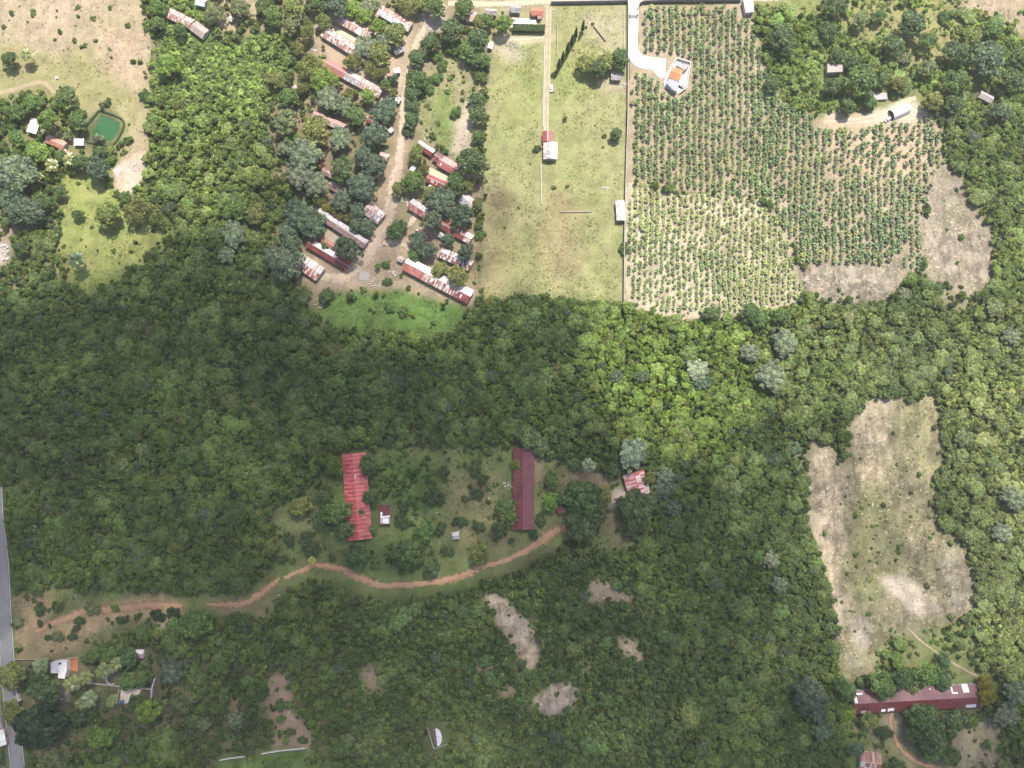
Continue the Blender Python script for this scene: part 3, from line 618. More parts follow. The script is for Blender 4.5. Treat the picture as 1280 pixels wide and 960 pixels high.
gable('tin_shed', 'small dull red shed on the left edge of the dirt street, midway down', 'shed', (474,193), (485,197), 10, RUST, PINK, 2.2, .6)
gable('tin_house', 'brownish roofed hut showing between grey-green trees left of the street', 'house', (411,229), (429,240), 10, [(.3,.2,.17),(.36,.25,.21)], [(.3,.2,.17)])
gable('tin_house', 'house right of the street with one bright white slope and one dark red', 'house', (522,178), (541,191), 10, REDS, WHITE, patches=((.95,1,.8,1,1,WS),))
gable('tin_house', 'small dark maroon roof touching the white sheeted house', 'house', (543,193), (552,199), 13, [(.17,.05,.05),(.27,.08,.07)], [(.14,.045,.05)])
gable('tin_house', 'wide bright red roofed house with grey faded top edge above the cream yard', 'house', (549,199), (572,212), 16, [(.36,.10,.085),(.4,.13,.11),(.34,.09,.08)], [(.4,.17,.15),(.45,.33,.31),(.4,.24,.22)], patches=((.18,-1,.55,.8,1.6,WS),))
gable('tin_house', 'red roofed house with a white patch on the roof, below the cream yard', 'house', (533,221), (560,233), 11, REDS+[(.38,.11,.1)], REDS, patches=((.3,-1,.4,2.2,1.4,(.7,.62,.58)),(.5,-1,.5,.6,2,(.66,.5,.47)),))
gable('tin_shed', 'pale grey lean-to shed against the red house below the cream yard', 'shed', (535,233), (543,238), 8, ZINC, ZINC, 2.0, .4, ridge=False)
gable('tin_shed', 'little white shed beside the right edge of the dirt street', 'shed', (514,213), (518,207), 6, WHITE, WHITE, 2.3, .4, ridge=False)
gable('tin_shed', 'small half red half white shed under the dark trees along the pasture edge', 'shed', (584,226), (592,229), 8, WHITE, RUST, 2.2, .5, ridge=False)
gable('tin_house', 'grey zinc roof of patched sheets near the pasture fence', 'house', (577,245), (592,258), 16, ZINC+[(.62,.62,.64)], [(.5,.42,.4),(.55,.5,.49)], patches=((.35,1,.4,2,1.6,WS),), ridge=False)
gable('tin_house', 'deep red house with a grey rear slope at the right side of the street junction', 'house', (512,253), (534,267), 15, [(.30,.08,.07),(.26,.07,.06),(.42,.24,.22)], ZINC+GREY)
gable('tin_shed', 'small dark red shed with white ends between two blue-green trees', 'shed', (520,289), (534,296), 9, [(.2,.06,.055)], [(.22,.07,.06)], patches=((.05,1,.5,1,1,WS),))
gable('tin_house', 'red roofed house with white sheets at its lower end near the pasture fence', 'house', (549,278), (589,299), 13, [(.8,[(.30,.085,.07),(.26,.07,.06)]),(1,[(.66,.6,.56),(.6,.35,.22)])], [(.8,[(.30,.09,.08)]),(1,WHITE)], patches=((.55,1,.5,.6,1.8,WS),(.66,1,.5,.6,1.8,WS),(.9,1,.6,1,1.4,WS),(.85,-1,.8,1,1,WS)))
gable('tin_house', 'messy house of alternating rusty and white sheets second from the bottom on the right side', 'house', (549,314), (589,332), 14, MIX, MIX+ZINC)
gable('barrack_house', 'longest settlement house, red then striped white and rust, beside the green patch', 'house', (506,328), (588,371), 19, [(.3,[(.36,.12,.10),(.40,.16,.13)]),(.42,PINK),(.84,MIX+LINES),(1,[(.28,.07,.06),(.2,.05,.05)])], [(.9,[(.58,.5,.48),(.6,.54,.53),(.54,.47,.46)]),(1,WHITE)], wall=2.8, patches=((.02,1,.3,1,4,WS),(.43,-1,.4,1,2.4,WS),(.47,-1,.5,1,2.0,(.25,.05,.05)),(.83,-1,.4,1,1.8,(.12,.08,.1)),(.88,-1,.5,.8,2,WS),(.96,1,.8,2,2,WS)))
gable('barrack_house', 'long faded grey and rust roofed house left of the street, above the red roofed one', 'house', (396,264), (457,305), 13, [(.34,.22,.2),(.38,.27,.25),(.3,.19,.17)], [(.38,.37,.39),(.45,.44,.46),(.4,.36,.37)], patches=((.45,1,.6,2,1.4,(.62,.64,.68)),))
gable('barrack_house', 'long deep red house with white along its ridge beside a round green tree', 'house', (384,302), (436,333), 13, [(.25,.065,.055),(.22,.055,.05)], [(.12,[(.25,.065,.055)]),(.7,WHITE),(1,[(.27,.07,.06)])])
gable('tin_shed', 'small orange-red rusty shed on the cream yard beside the round green tree', 'shed', (402,299), (417,309), 8, [(.42,.16,.1),(.34,.13,.1),(.5,.28,.2)], [(.36,.12,.09)], 2.2, .6, ridge=False)
gable('barrack_house', 'wide patched grey roof with red-orange corner at the lower lane end', 'house', (368,321), (400,343), 20, [(.35,GREY+ZINC),(1,[(.36,.13,.10),(.42,.2,.16),(.6,.58,.58)])], GREY+PINK+ZINC)
gable('tin_house', 'squarish pink and white striped tin house just left of the street', 'house', (457,258), (477,273), 18, [(.36,.13,.11),(.42,.3,.27),(.55,.5,.5)], [(.3,.12,.1),(.5,.45,.45),(.4,.3,.28)], patches=((.7,1,.5,1,2.6,WS),(.9,-1,.4,.8,2.6,WS),(.85,1,.7,2,.8,WS)))
gable('tin_house', 'pink faded tin house beside the bare field at upper left', 'house', (208,14), (239,29), 14, PINK, PINK+[(.6,.5,.47)], patches=((.9,1,.5,2.5,1,WS),(.5,1,.8,1,1,WS)))
gable('tin_house', 'brownish grey roofed house joining the pink house at upper left', 'house', (240,30), (256,42), 15, [(.36,.27,.24),(.42,.33,.3)], [(.40,.32,.29),(.34,.25,.22)])
gable('tin_house', 'white roofed house cut by the top edge at upper left', 'house', (244,0), (256,3), 10, WHITE, WHITE)
gable('tin_shed', 'tiny pale grey shed at the upper left among grey-green trees', 'shed', (286,21), (291,25), 6, [(.6,.55,.5)], [(.66,.6,.58)], 2, .4, ridge=False)
gable('cottage', 'small house with clay red roof left of the green pond', 'house', (57,172), (80,182), 11, [(.5,.22,.16),(.55,.28,.2)], [(.54,.26,.19),(.58,.3,.22)], nsp=3, cap=(.6,.36,.28))
gable('tin_shed', 'brown low extension roof just below the clay red cottage', 'shed', (74,186), (88,194), 7, PINK, PINK, 2, .4, ridge=False)
gable('tin_shed', 'bright white flat roofed shed between the clay red cottage and the pond', 'shed', (92,177), (104,177), 9, WHITE, WHITE, 2.2, .4, ridge=False)
gable('tin_house', 'white roofed house partly under the bright green round tree at the left', 'house', (37,165), (43,148), 13, WHITE, [(.72,.66,.64),(.78,.77,.77)], ridge=False)
gable('cottage', 'house with orange-red tile roof behind the clipped hedge at top centre', 'house', (664,13), (679,13), 11, [(.52,.17,.10),(.56,.2,.12)], [(.55,.2,.12)], nsp=3, cap=(.6,.28,.18))
gable('tin_shed', 'pinkish red annex below the orange tiled house at top centre', 'shed', (672,21), (677,21), 5, [(.55,.25,.2)], [(.5,.22,.18)], 2.2, .4, ridge=False)
gable('cottage', 'dark grey roofed house beside the white yard at top centre', 'house', (638,9), (651,10), 11, [(.30,.30,.31),(.36,.36,.37)], [(.33,.33,.35)])
gable('tin_house', 'beige roofed hut among dark trees right of the street top', 'house', (582,20), (596,19), 13, [(.5,.4,.35),(.54,.44,.4)], [(.5,.4,.35)])
gable('tin_house', 'grey hut roof between two bright trees at top centre', 'house', (607,13), (621,14), 9, GREY, GREY)
gable('tin_shed', 'small white shed at the top left corner of the pasture', 'shed', (612,60), (614,52), 6, WHITE, WHITE, 2.2, .4, ridge=False)
gable('farm_shed', 'small dark grey roofed shed beside the wall, below a tree clump', 'shed', (764,94), (777,95), 10, [(.30,.3,.3),(.36,.36,.36)], [(.33,.33,.33)], 2.6, .8)
gable('tin_house', 'red roofed front half of the pasture house at the end of the track', 'house', (684.5,163), (684.5,176), 13, REDS, [(.32,.08,.085),(.36,.1,.1)], cap=(.75,.72,.7))
gable('tin_house', 'white and pink roofed main half of the pasture house, with grey lower sheets', 'house', (688,177), (688,198), 18, [(.5,[(.6,.42,.4),(.7,.66,.65),(.5,.27,.25)]),(1,GREY+WHITE)], [(.7,WHITE),(1,ZINC)], wall=2.8, cap=(.7,.6,.58))
gable('farm_shed', 'long narrow white roofed shed against the pasture boundary wall', 'shed', (775,250), (776.5,275), 11, [(.55,.45,.42),(.74,.73,.72)], WHITE, 2.8, .8, over=.3)
gable('chicken_house', 'long crimson ribbed tin roof at the left of the forest clearing, partly covered by trees', 'barn', (441,567), (449,675), 30, CRIM, CRIM, 2.6, 2.2, sheet=1.1, nsp=3, rib=1, cap=(.5,.18,.18), patches=((.27,1,.02,1.6,1.6,(.66,.52,.52)),(.2,1,.05,.8,.8,(.6,.4,.4))))
gable('chicken_house', 'long dark wine red roof right of the middle of the forest clearing', 'barn', (655,560), (654,662), 27, WINE, [(.155,.045,.06),(.17,.05,.065),(.14,.042,.055)], 2.6, 2.0, sheet=1.0, nsp=3, rib=.4, cap=(.3,.1,.11))
gable('barn', 'square faded pink and red striped roof below a pale grey-green tree', 'barn', (792,591), (801,620), 27, [(.46,.16,.16),(.62,.42,.42),(.55,.3,.3)], [(.42,.09,.09),(.62,.45,.45),(.66,.52,.52)], 2.6, 1.6, sheet=1.0, nsp=2, rib=.7, cap=(.5,.08,.09))
gable('tin_shed', 'tiny crimson shed at the end of the reddish dirt road beside the big dark tree', 'shed', (699,633), (703,641), 9, CRIM, CRIM+[(.6,.4,.4)], 2.2, .5, ridge=False)
gable('tin_shed', 'little grey tin shed in the lower middle of the clearing', 'shed', (565,670), (574,669), 9, [(.5,.5,.5),(.42,.4,.42)], [(.55,.55,.56)], 2, .5, ridge=False)
gable('chicken_house', 'very long dark maroon roof with white sheets along its edges, at lower right', 'barn', (1068,880), (1226,871), 27, WINE, [(.14,.04,.05),(.16,.045,.055)], 2.8, 2.2, sheet=1.0, nsp=3, rib=.35, cap=(.25,.11,.12),
      patches=((.02,1,.35,1.4,3.4,WS),(.05,1,.75,4,.8,WS),(.9,1,.72,3.2,4,WS),(.79,1,.62,.7,3,WS),(.81,1,.4,2.6,.6,WS),(.08,-1,.85,3,1.6,(.6,.58,.58)),(.235,-1,.8,2.4,1.5,WS),(.275,-1,.8,.7,1.8,WS),(.3,-1,.75,2.6,1.6,WS),(.93,-1,.85,5.5,1.8,(.6,.6,.62)),(.45,1,.7,1.4,1,WS),(.53,1,.75,.9,.9,WS),(.62,1,.8,.9,.7,(.6,.5,.5))))
gable('tin_house', 'small rust red roof with white stripes cut by the bottom edge at lower right', 'house', (1076,952), (1102,955), 22, MIX+RUST, RUST, sheet=1.2)
gable('tin_house', 'grey roofed hut half hidden by greenery near the right edge', 'house', (1226,116), (1242,124), 10, [(.40,.36,.34),(.45,.42,.4)], [(.42,.38,.36)])
gable('kiosk', 'tiny white and pink roofed hut north of the walled garden at lower left', 'hut', (169,818), (179,818), 10, [(.6,.3,.33),(.7,.55,.56)], WHITE, 2.3, .7)
gable('cottage', 'white roofed building cut by the left edge beside the asphalt road', 'house', (-6,915), (-2,934), 18, WHITE, WHITE, 3, .8)
gable('tin_house', 'dull pink roof lying between the blue-grey tree and the olive tree, left of the street', 'house', (391,141), (430,159), 11, PINK+GREY, [(.36,.22,.19),(.4,.27,.24)])
gable('tin_house', 'faded rust roof buried between olive trees below the white spotted row house', 'house', (449,70), (464,79), 9, PINK, RUST+PINK)
gable('tin_house', 'faded brown hut on the bare ground under the orange-brown tree', 'house', (402,211), (416,219), 9, [(.34,.22,.18),(.4,.3,.26)], RUST)
gable('tin_shed', 'pale little shed under the loose olive trees at the settlement left edge', 'shed', (366,108), (377,114), 9, ZINC+PINK, PINK, 2.2, .5)
gable('tin_shed', 'small rust and zinc shed behind the deep red junction house', 'shed', (536,258), (545,263), 8, RUST, ZINC, 2.2, .5)
gable('tin_shed', 'low grey shed on the bare yard above the messy striped house', 'shed', (548,292), (556,297), 7, ZINC, GREY, 2.1, .4, ridge=False)
gable('tin_shed', 'little brown lean-to beside the top end of the longest settlement house', 'shed', (497,322), (504,326), 7, GREY, PINK, 2.1, .4, ridge=False)
# ---- buildings with flat concrete roofs and yards
CW = (.72, .71, .69)
def quad_px(pts, h=0): return [G(*p, h) for p in pts]
def flat_block(t, c, pts, h0, h1, col, wallcol, parapet=.35, over=.0):
    """one walled block with a slab roof and parapet; local to thing t at ground point c"""
    P = [(p[0]-c[0], p[1]-c[1]) for p in pts]
    A = sum(P[i][0]*P[(i+1) % len(P)][1]-P[(i+1) % len(P)][0]*P[i][1] for i in range(len(P)))
    if A < 0: P = P[::-1]
    w = MB(); w.prism(P, h0, h1, wallcol); w.build('wall', WALLM, t)
    m = np.mean(P, 0); Q = [tuple(m+(np.array(p)-m)*1.03) for p in P]
    r = MB(); r.prism(Q, h1+.003, h1+.18, col); rf = r.build('roof', WALLM, t)
    if parapet:
        b = MB(); n = len(Q)
        for i in range(n):
            a, d = np.array(Q[i]), np.array(Q[(i+1) % n]); u = (m-a)/np.linalg.norm(m-a)*.25; v = (m-d)/np.linalg.norm(m-d)*.25
            q = [a+u*.08, d+v*.08, d+v, a+u]
            b.hexa([(x, y, h1+.183) for x, y in q], [(x, y, h1+.18+parapet) for x, y in q], (col[0]*.95, col[1]*.95, col[2]*.94))
        b.build('parapet', WALLM, rf)
    return rf
def side_openings(t, c, p, q, h0, n, door=True):
    """door and windows along the wall from p to q (ground points), outside on the right-hand side"""
    a = np.array(p)-np.array(c); b = np.array(q)-np.array(c); L = np.linalg.norm(b-a); u = (b-a)/L; o = np.array([u[1], -u[0]])
    for k in range(n):
        m = a+u*L*(k+.5)/n
        isd = door and k == n//2
        w, z0, z1 = (.45, h0, h0+2.05) if isd else (.6, h0+.95, h0+1.95)
        P = [m-u*w+o*.003, m+u*w+o*.003, m+u*w+o*.05, m-u*w+o*.05]
        d = MB(); d.hexa([(x, y, z0) for x, y in P], [(x, y, z1) for x, y in P], (.22,.15,.1) if isd else (.6,.6,.58))
        fr = d.build('door' if isd else 'window', WALLM, t)
        if not isd:
            w -= .1; P = [m-u*w+o*.053, m+u*w+o*.053, m+u*w+o*.06, m-u*w+o*.06]
            g = MB(); g.hexa([(x, y, z0+.1) for x, y in P], [(x, y, z1-.1) for x, y in P]); g.build('pane', GLASS, fr)
def wall_run(name, label, cat, pts, h=2.2, w=.25, col=(.6,.58,.54), caph=.12, cap=(.7,.68,.64), posts=6.0, mat=None, group=None, metres=False):
    P = [np.array(p if metres else G(*p)) for p in pts]; c = P[0]; t = thing(name, label, cat, (c[0], c[1], 0), 0, group)
    b = MB(); k = MB(); pst = []
    for i in range(len(P)-1):
        a, d = P[i], P[i+1]; L = np.linalg.norm(d-a); n = max(1, int(L/posts)); u = (d-a)/L; o = np.array([-u[1], u[0]])
        for j in range(n):
            p, q = a+u*L*j/n, a+u*L*(j+1)/n
            e = w/2 if i == 0 and j == 0 else -w/2*0
            z = min(hz1(*p), hz1(*q))
            R = [p+o*-w/2-c, q+o*-w/2-c, q+o*w/2-c, p+o*w/2-c]
            b.hexa([(x, y, z-.3) for x, y in R], [(x, y, z+h) for x, y in R], col)
            R = [p-o*(w/2+.05)-c, q-o*(w/2+.05)-c, q+o*(w/2+.05)-c, p+o*(w/2+.05)-c]
            k.hexa([(x, y, z+h+.002) for x, y in R], [(x, y, z+h+caph) for x, y in R], cap)
            if j or not i: pst.append((p-c, o, u, z))
    b.build('wall_panel', mat or WALLM, t); k.build('coping', mat or WALLM, t)
    for p, o, u, z in (pst if name == 'boundary_wall' else ()):
        m = MB(); s = w/2+.11; R = [p-u*s-o*s, p+u*s-o*s, p+u*s+o*s, p-u*s+o*s]
        m.hexa([(x, y, z-.3) for x, y in R], [(x, y, z+h+caph+.1) for x, y in R], cap)
        m.build('pillar', mat or WALLM, t)
    block_line(np.concatenate([np.linspace(P[i], P[i+1], max(2, int(np.linalg.norm(P[i+1]-P[i])))) for i in range(len(P)-1)]), .9)
    return t
# villa on the plantation
def villa():
    c = G(847, 96); z = hz1(*c); t = thing('villa', 'white villa with orange tiled roof and walled yard at the driveway end', 'house', (c[0], c[1], z))
    slab = quad_px([(846,75),(862,80),(857,111),(849,117),(832,110),(829,104),(838,84)]); S = [(p[0]-c[0], p[1]-c[1]) for p in slab]
    m = MB(); m.prism(S[::-1], -.4, .12, (.78,.77,.75)); m.build('yard_slab', WALLM, t); block_poly(slab, 1.2)
    A = quad_px([(841,84),(853.5,88),(848.5,101),(836,96)], 3.2)   # tiled block
    P = [np.array(p)-np.array(c) for p in A]
    w = MB(); w.prism([tuple(p) for p in P][::-1], .12, 3.0, (.72,.7,.66)); w.build('wall', WALLM, t)
    mid = [(P[0]+P[3])/2, (P[1]+P[2])/2]; cen = sum(P)/4; O = [cen+(p-cen)*1.1 for p in P]; mo = [cen+(q-cen)*1.1 for q in mid]
    r = MB()
    for (a, b, ra, rb) in ((O[0], O[1], mo[0], mo[1]), (O[3], O[2], mo[0], mo[1])):
        for k in range(14):
            f0, f1 = k/14, (k+1)/14
            q0, q1 = a+(b-a)*f0, a+(b-a)*f1; s0, s1 = ra+(rb-ra)*f0, ra+(rb-ra)*f1
            cc = random.choice([(.56,.24,.12),(.6,.27,.14),(.52,.21,.1)]); e = .02*(k % 2)
            bot = [(*q0, 3.0+e), (*q1, 3.0+e), (*s1, 4.1+e), (*s0, 4.1+e)]; top = [(x, y, zz+.1) for x, y, zz in bot]
            n = np.cross(np.array(bot[1])-np.array(bot[0]), np.array(bot[2])-np.array(bot[0]))
            r.hexa(bot, top, cc) if n[2] > 0 else r.hexa(bot[::-1], top[::-1], cc)
    rf = r.build('roof', TILE, t)
    r = MB(); d = (mo[1]-mo[0]); u = d/np.linalg.norm(d); o = np.array([-u[1], u[0]])*.15; R = [mo[0]-o, mo[1]-o, mo[1]+o, mo[0]+o]
    r.hexa([(x, y, 4.1) for x, y in R], [(x, y, 4.3) for x, y in R], (.6,.3,.18)); r.build('ridge_cap', TILE, rf)
    side_openings(t, c, A[3], A[2], .12, 3)
    B = quad_px([(836,98),(849,102.5),(846,115),(840,112),(833,104)], 2.8)
    flat_block(t, c, B, .12, 2.7, (.38,.40,.44), (.6,.6,.6), .2)
    Bp = quad_px([(845,82),(852,79),(861,82.5),(856,88)], 2.6)
    flat_block(t, c, Bp, .12, 2.5, (.42,.40,.41), (.7,.69,.67), .15)
    wall_run('garden_wall', 'white low wall around the villa yard', 'wall', [(829.5,104),(838,84),(846,74.5),(862.5,79.5),(857.5,111),(849,117.5)], 1.6, .2, (.78,.77,.75), cap=(.8,.8,.78))
villa()
def hangar():
    c = np.array(G(1124,139)); a = np.array(G(1113,144.5)); b = np.array(G(1134,135.5)); L = np.linalg.norm(b-a); rz = math.atan2(b[1]-a[1], b[0]-a[0])
    z = hz1(*c); t = thing('arched_hangar', 'white arched hangar with dark open end on the bare dirt terrace at upper right', 'hangar', (*((a+b)/2), z), rz)
    R = 6.4*.5; mb = MB(); n = 14; inn = MB()
    for k in range(n):
        t0, t1 = PI*k/n, PI*(k+1)/n; s = .95
        def pt(th, r): return (r*math.cos(th)*1.0, r*math.sin(th)*1.05)
        for j in range(6):
            x0, x1 = -L/2+L*j/6, -L/2+L*(j+1)/6
            (ya, za), (yb, zb), (yc, zc), (yd, zd) = pt(t0, R+.02*(j % 2)), pt(t1, R+.02*(j % 2)), pt(t1, R-.08), pt(t0, R-.08)
            mb.face([(x0, ya, za), (x1, ya, za), (x1, yb, zb), (x0, yb, zb)][::-1], (.8,.8,.8))
            mb.face([(x0, yd, zd), (x1, yd, zd), (x1, yc, zc), (x0, yc, zc)], (.6,.6,.6))
    mb.build('shell', TIN, t)
    e = MB(); pts = [(R*.97*math.cos(PI*k/n), R*1.0*math.sin(PI*k/n)) for k in range(n+1)]
    i = len(e.v); e.v += [(L/2-.1, y, zz) for y, zz in pts]+[(L/2-.2, y, zz) for y, zz in pts]; m = len(pts)
    e.f += [tuple(i+q for q in range(m)), tuple(i+m+q for q in range(m))[::-1]]; e.c += [(.5,.5,.5)]*2; e.build('end_wall', TIN, t)
    f = MB(); f.box(-L/2, -R*.95, -.1, L/2-.25, R*.95, .06, (.3,.27,.24)); f.build('floor_slab', WALLM, t)
    block_poly([tuple(c+np.array(q)) for q in ((-7,-6),(8,-4),(8,6),(-7,4))])
hangar()
def shed_flat(name, label, cat, pts, h, col, wc, par=.25, op=True):
    Q = quad_px(pts, h); c = np.mean(Q, 0); t = thing(name, label, cat, (c[0], c[1], hz1(*c)))
    flat_block(t, c, Q, -.4, h, col, wc, par)
    if op: side_openings(t, c, Q[3], Q[2], 0, 2)
    block_poly(Q, 1.0); return t
shed_flat('concrete_house', 'grey flat concrete roof of an unfinished house among bushes at upper right', 'house', [(1034,80),(1053,81),(1053,90),(1034,91)], 3, (.40,.37,.35), (.42,.4,.38))
shed_flat('concrete_hut', 'pale grey low slab beside trees left of the arched hangar', 'hut', [(1092,117),(1108,116),(1109,124),(1092,125)], 1.2, (.46,.43,.42), (.42,.4,.38), .1, False)
shed_flat('flat_roofed_house', 'white flat roofed building at the top end of the plantation wall', 'house', [(929,0),(941,-1),(942,15),(932,16)], 3, (.78,.78,.77), (.7,.69,.66))
shed_flat('broken_shed', 'narrow small shed roofed half wine red, half pale grey, beside the crimson roof', 'shed', [(474.5,632),(488,632),(487.5,655.5),(474.5,655.5)], 2.4, (.19,.06,.065), (.62,.6,.58), .2)
def extras():
    # roof pieces of the narrow shed
    t = bpy.data.objects['broken_shed']; rf = [o for o in COL.objects if o.parent is t and o.name.startswith('roof')][0]
    c = t.location
    def piece(pts, col, z=2.65):
        Q = [G(*p, 2.6) for p in pts]; m = MB(); m.prism([(q[0]-c.x, q[1]-c.y) for q in Q][::-1], z, z+.05, col); m.build('roof_sheet', TIN, rf)
    piece([(475.5,647),(487,647),(487,654.5),(475.5,654.5)], (.5,.47,.46), 2.6); piece([(475.5,645.5),(487.3,644.3),(487.3,646.2),(475.5,647.6)], WS, 2.66)
    piece([(478.5,649),(485,648),(485.5,654),(479,654.3)], WS, 2.68); piece([(475.5,640),(478,640),(478,645),(475.5,645)], WS, 2.62)
extras()
def home():
    c = G(78,836); z = hz1(*c); t = thing('bungalow', 'white flat roofed bungalow with an orange terrace, right of the asphalt road', 'house', (c[0], c[1], z))
    flat_block(t, c, quad_px([(64,828),(73,825),(72.5,841),(64,841)], 3), -.3, 3.0, (.88,.89,.95), (.8,.8,.8), .3)
    flat_block(t, c, quad_px([(73.3,826),(84,826),(84,837),(81,848),(73.3,847)], 3.3), -.3, 3.3, (1,1,1), (.9,.9,.88), .3)
    f = MB(); Q = quad_px([(84.6,822),(98.5,821),(98.5,839),(84.6,838)]); f.prism([(q[0]-c[0], q[1]-c[1]) for q in Q][::-1], -.3, .2, (.6,.22,.09)); f.build('terrace', WALLM, t)
    p = MB()
    Q = [np.array(q)-np.array(c) for q in Q]
    for a, b in ((Q[0], Q[1]), (Q[1], Q[2])):
        u = (b-a)/np.linalg.norm(b-a); o = np.array([u[1], -u[0]])*.2; R = [a, b, b+o, a+o]
        n = np.cross(R[1]-R[0], R[2]-R[0]); R = R if n > 0 else R[::-1]
        p.hexa([(x, y, .203) for x, y in R], [(x, y, 1.5) for x, y in R], (.62,.45,.33))
    p.build('terrace_wall', WALLM, t)
    wt = MB(); q = G(75.5,829,3.6); wt.cyl(q[0]-c[0], q[1]-c[1], 3.5, 4.6, .5, .45, 12, (.03,.03,.035)); wt.build('roof_tank', PAINT, t)
    block_poly(quad_px([(62,822),(99,820),(99,842),(84,850),(62,846)]), .5)
home()
def patio():
    c = G(160,869); z = hz1(*c); Q = quad_px([(152,858),(172,861),(178,861),(166,878),(149,880),(150.5,870)])
    t = thing('patio', 'cream paved patio beside the walled garden at lower left', 'patio', (c[0], c[1], z))
    m = MB(); m.prism([(q[0]-c[0], q[1]-c[1]) for q in Q][::-1], -.3, .14, (.78,.68,.56)); m.build('paving', WALLM, t); block_poly(Q, .6)
    wall_run('garden_wall', 'pale wall along the upper side of the walled garden and cream patio', 'wall', [(113,853),(151.5,857),(152.5,858.5)], 1.6, .22, (.52,.5,.46))
    wall_run('garden_wall', 'short pale wall between the walled garden and the cream patio', 'wall', [(150.6,860),(147.5,879)], 1.4, .2, (.5,.48,.45))
    wall_run('garden_wall', 'pale wall running right from the cream patio to the dark pit', 'wall', [(172,858),(192,861)], 1.8, .25, (.52,.5,.47))
    wall_run('garden_wall', 'angled concrete wall with a dark gap at the right end of the patio', 'wall', [(196.5,846),(192.3,860),(191.8,871)], 2.6, .5, (.5,.49,.47))
    wall_run('garden_wall', 'thin brick wall between the verge of the asphalt road and the white bungalow', 'wall', [(19,823.5),(64,823)], 1.6, .2, (.42,.28,.22), cap=(.5,.4,.35))
    wall_run('garden_wall', 'short white gate wall beside the asphalt road', 'wall', [(24.5,866),(26,875),(30,873.5)], 2.0, .3, (.7,.69,.68))
    wall_run('garden_wall', 'small white wall by the lawn below the bungalow', 'wall', [(69.5,875),(73,873),(80,873.5)], 1.2, .3, (.7,.69,.68))
    wall_run('garden_wall', 'pale concrete wall piece near the bottom edge, left of the green grass', 'wall', [(276,949),(290,946.5),(307,944.5)], 1.6, .3, (.6,.58,.54))
    wall_run('garden_wall', 'pale concrete wall above the green grass at the bottom edge', 'wall', [(328,941),(349,937.5),(383,934)], 1.6, .3, (.6,.58,.54))
    wall_run('garden_wall', 'thin pale wall at the left edge between the asphalt road and the cut white building', 'wall', [(0,880),(3,905),(6,915)], 1.6, .25, (.6,.6,.6))
    # blue water tank
    q = G(154,876.5); tk = thing('water_tank', 'round blue water tank standing on the cream patio', 'water tank', (q[0], q[1], hz1(*q)+.15))
    b = MB(); b.cyl(0, 0, 0, 1.5, .95, 1.0, 18, (.02,.10,.30)); b.cyl(0, 0, 1.503, 1.8, .98, .4, 18, (.02,.11,.33)); b.build('barrel', PAINT, tk)
    b = MB(); b.cyl(0, 0, 1.803, 1.92, .38, .36, 14, (.02,.09,.28)); b.build('lid', PAINT, tk)
    b = MB(); b.box(-1.5, -1.0, .0, -1.1, -.6, .9, (.6,.6,.6)); b.box(-1.5, -.4, 0, -1.15, .2, .5, (.45,.5,.6)); b.build('pump_box', PAINT, tk)
    # white curved bench
    q = G(140,847); cb = thing('curved_bench', 'white curved garden bench in a half ring beside the palms', 'bench', (q[0], q[1], hz1(*q)))
    m = MB(); n = 16
    for k in range(n):
        a0, a1 = math.radians(95+210*k/n), math.radians(95+210*(k+1)/n); R0, R1 = 2.5, 3.25
        qd = [(R0*math.cos(a0), R0*math.sin(a0)*1.25), (R1*math.cos(a0), R1*math.sin(a0)*1.25), (R1*math.cos(a1), R1*math.sin(a1)*1.25), (R0*math.cos(a1), R0*math.sin(a1)*1.25)]
        m.hexa([(x, y, -.1) for x, y in qd], [(x, y, .5) for x, y in qd], (.7,.69,.66))
    m.build('seat', WALLM, cb)
    m = MB(); m.cyl(.6, 3.6, -.1, .8, 1.1, 1.0, 14, (.74,.73,.72)); m.build('round_table', WALLM, cb)
    block_line([q, (q[0], q[1]+2), (q[0]+.5, q[1]+4)], 3.2)
patio()
# boundary walls
BW = (.36,.34,.32)
wall_run('boundary_wall', 'long concrete boundary wall along the right and top sides of the pasture', 'wall', [(689,4.5),(737,4),(784.5,3),(784.6,60),(784.3,140),(781.5,230),(780,300),(779.3,376)], 2.4, .3, BW, cap=(.42,.4,.37))
wall_run('boundary_wall', 'curving concrete wall along the top of the planted rows, right of the driveway', 'wall', [(797,12),(799,6),(804,3.5),(830,2.5),(870,2),(925,1.5)], 2.4, .3, BW, cap=(.42,.4,.37))
wall_run('low_wall', 'thin pale low wall beside the straight track to the pasture house', 'wall', [(680.3,58),(679.8,110),(679,160)], .7, .35, (.66,.62,.56), cap=(.55,.5,.44))
wall_run('low_wall', 'pale low wall running down the pasture below the red and white house', 'wall', [(676,204),(676.6,232),(677,256)], .8, .45, (.6,.56,.5), cap=(.5,.46,.4))
wall_run('low_wall', 'faint low stone line crossing the pasture left of the long white shed', 'wall', [(700,265),(727,265),(740,264.5)], .5, .4, (.55,.47,.36), cap=(.38,.33,.25))
wall_run('low_wall', 'thin dark diagonal wall in the upper yard above the clump of trees', 'wall', [(742,33),(750,43),(757,52)], .9, .25, (.33,.27,.2), cap=(.36,.3,.22))
wall_run('low_wall', 'thin wall at the edge of the upper yard, right of the track', 'wall', [(696,30),(696.5,45),(696,70)], 1.0, .2, (.4,.36,.28), cap=(.45,.4,.3))
wall_run('low_wall', 'thin dirty wall along the left side of the white driveway entrance', 'wall', [(779.5,10),(780,60)], .6, .2, (.55,.5,.42), cap=(.6,.55,.5))
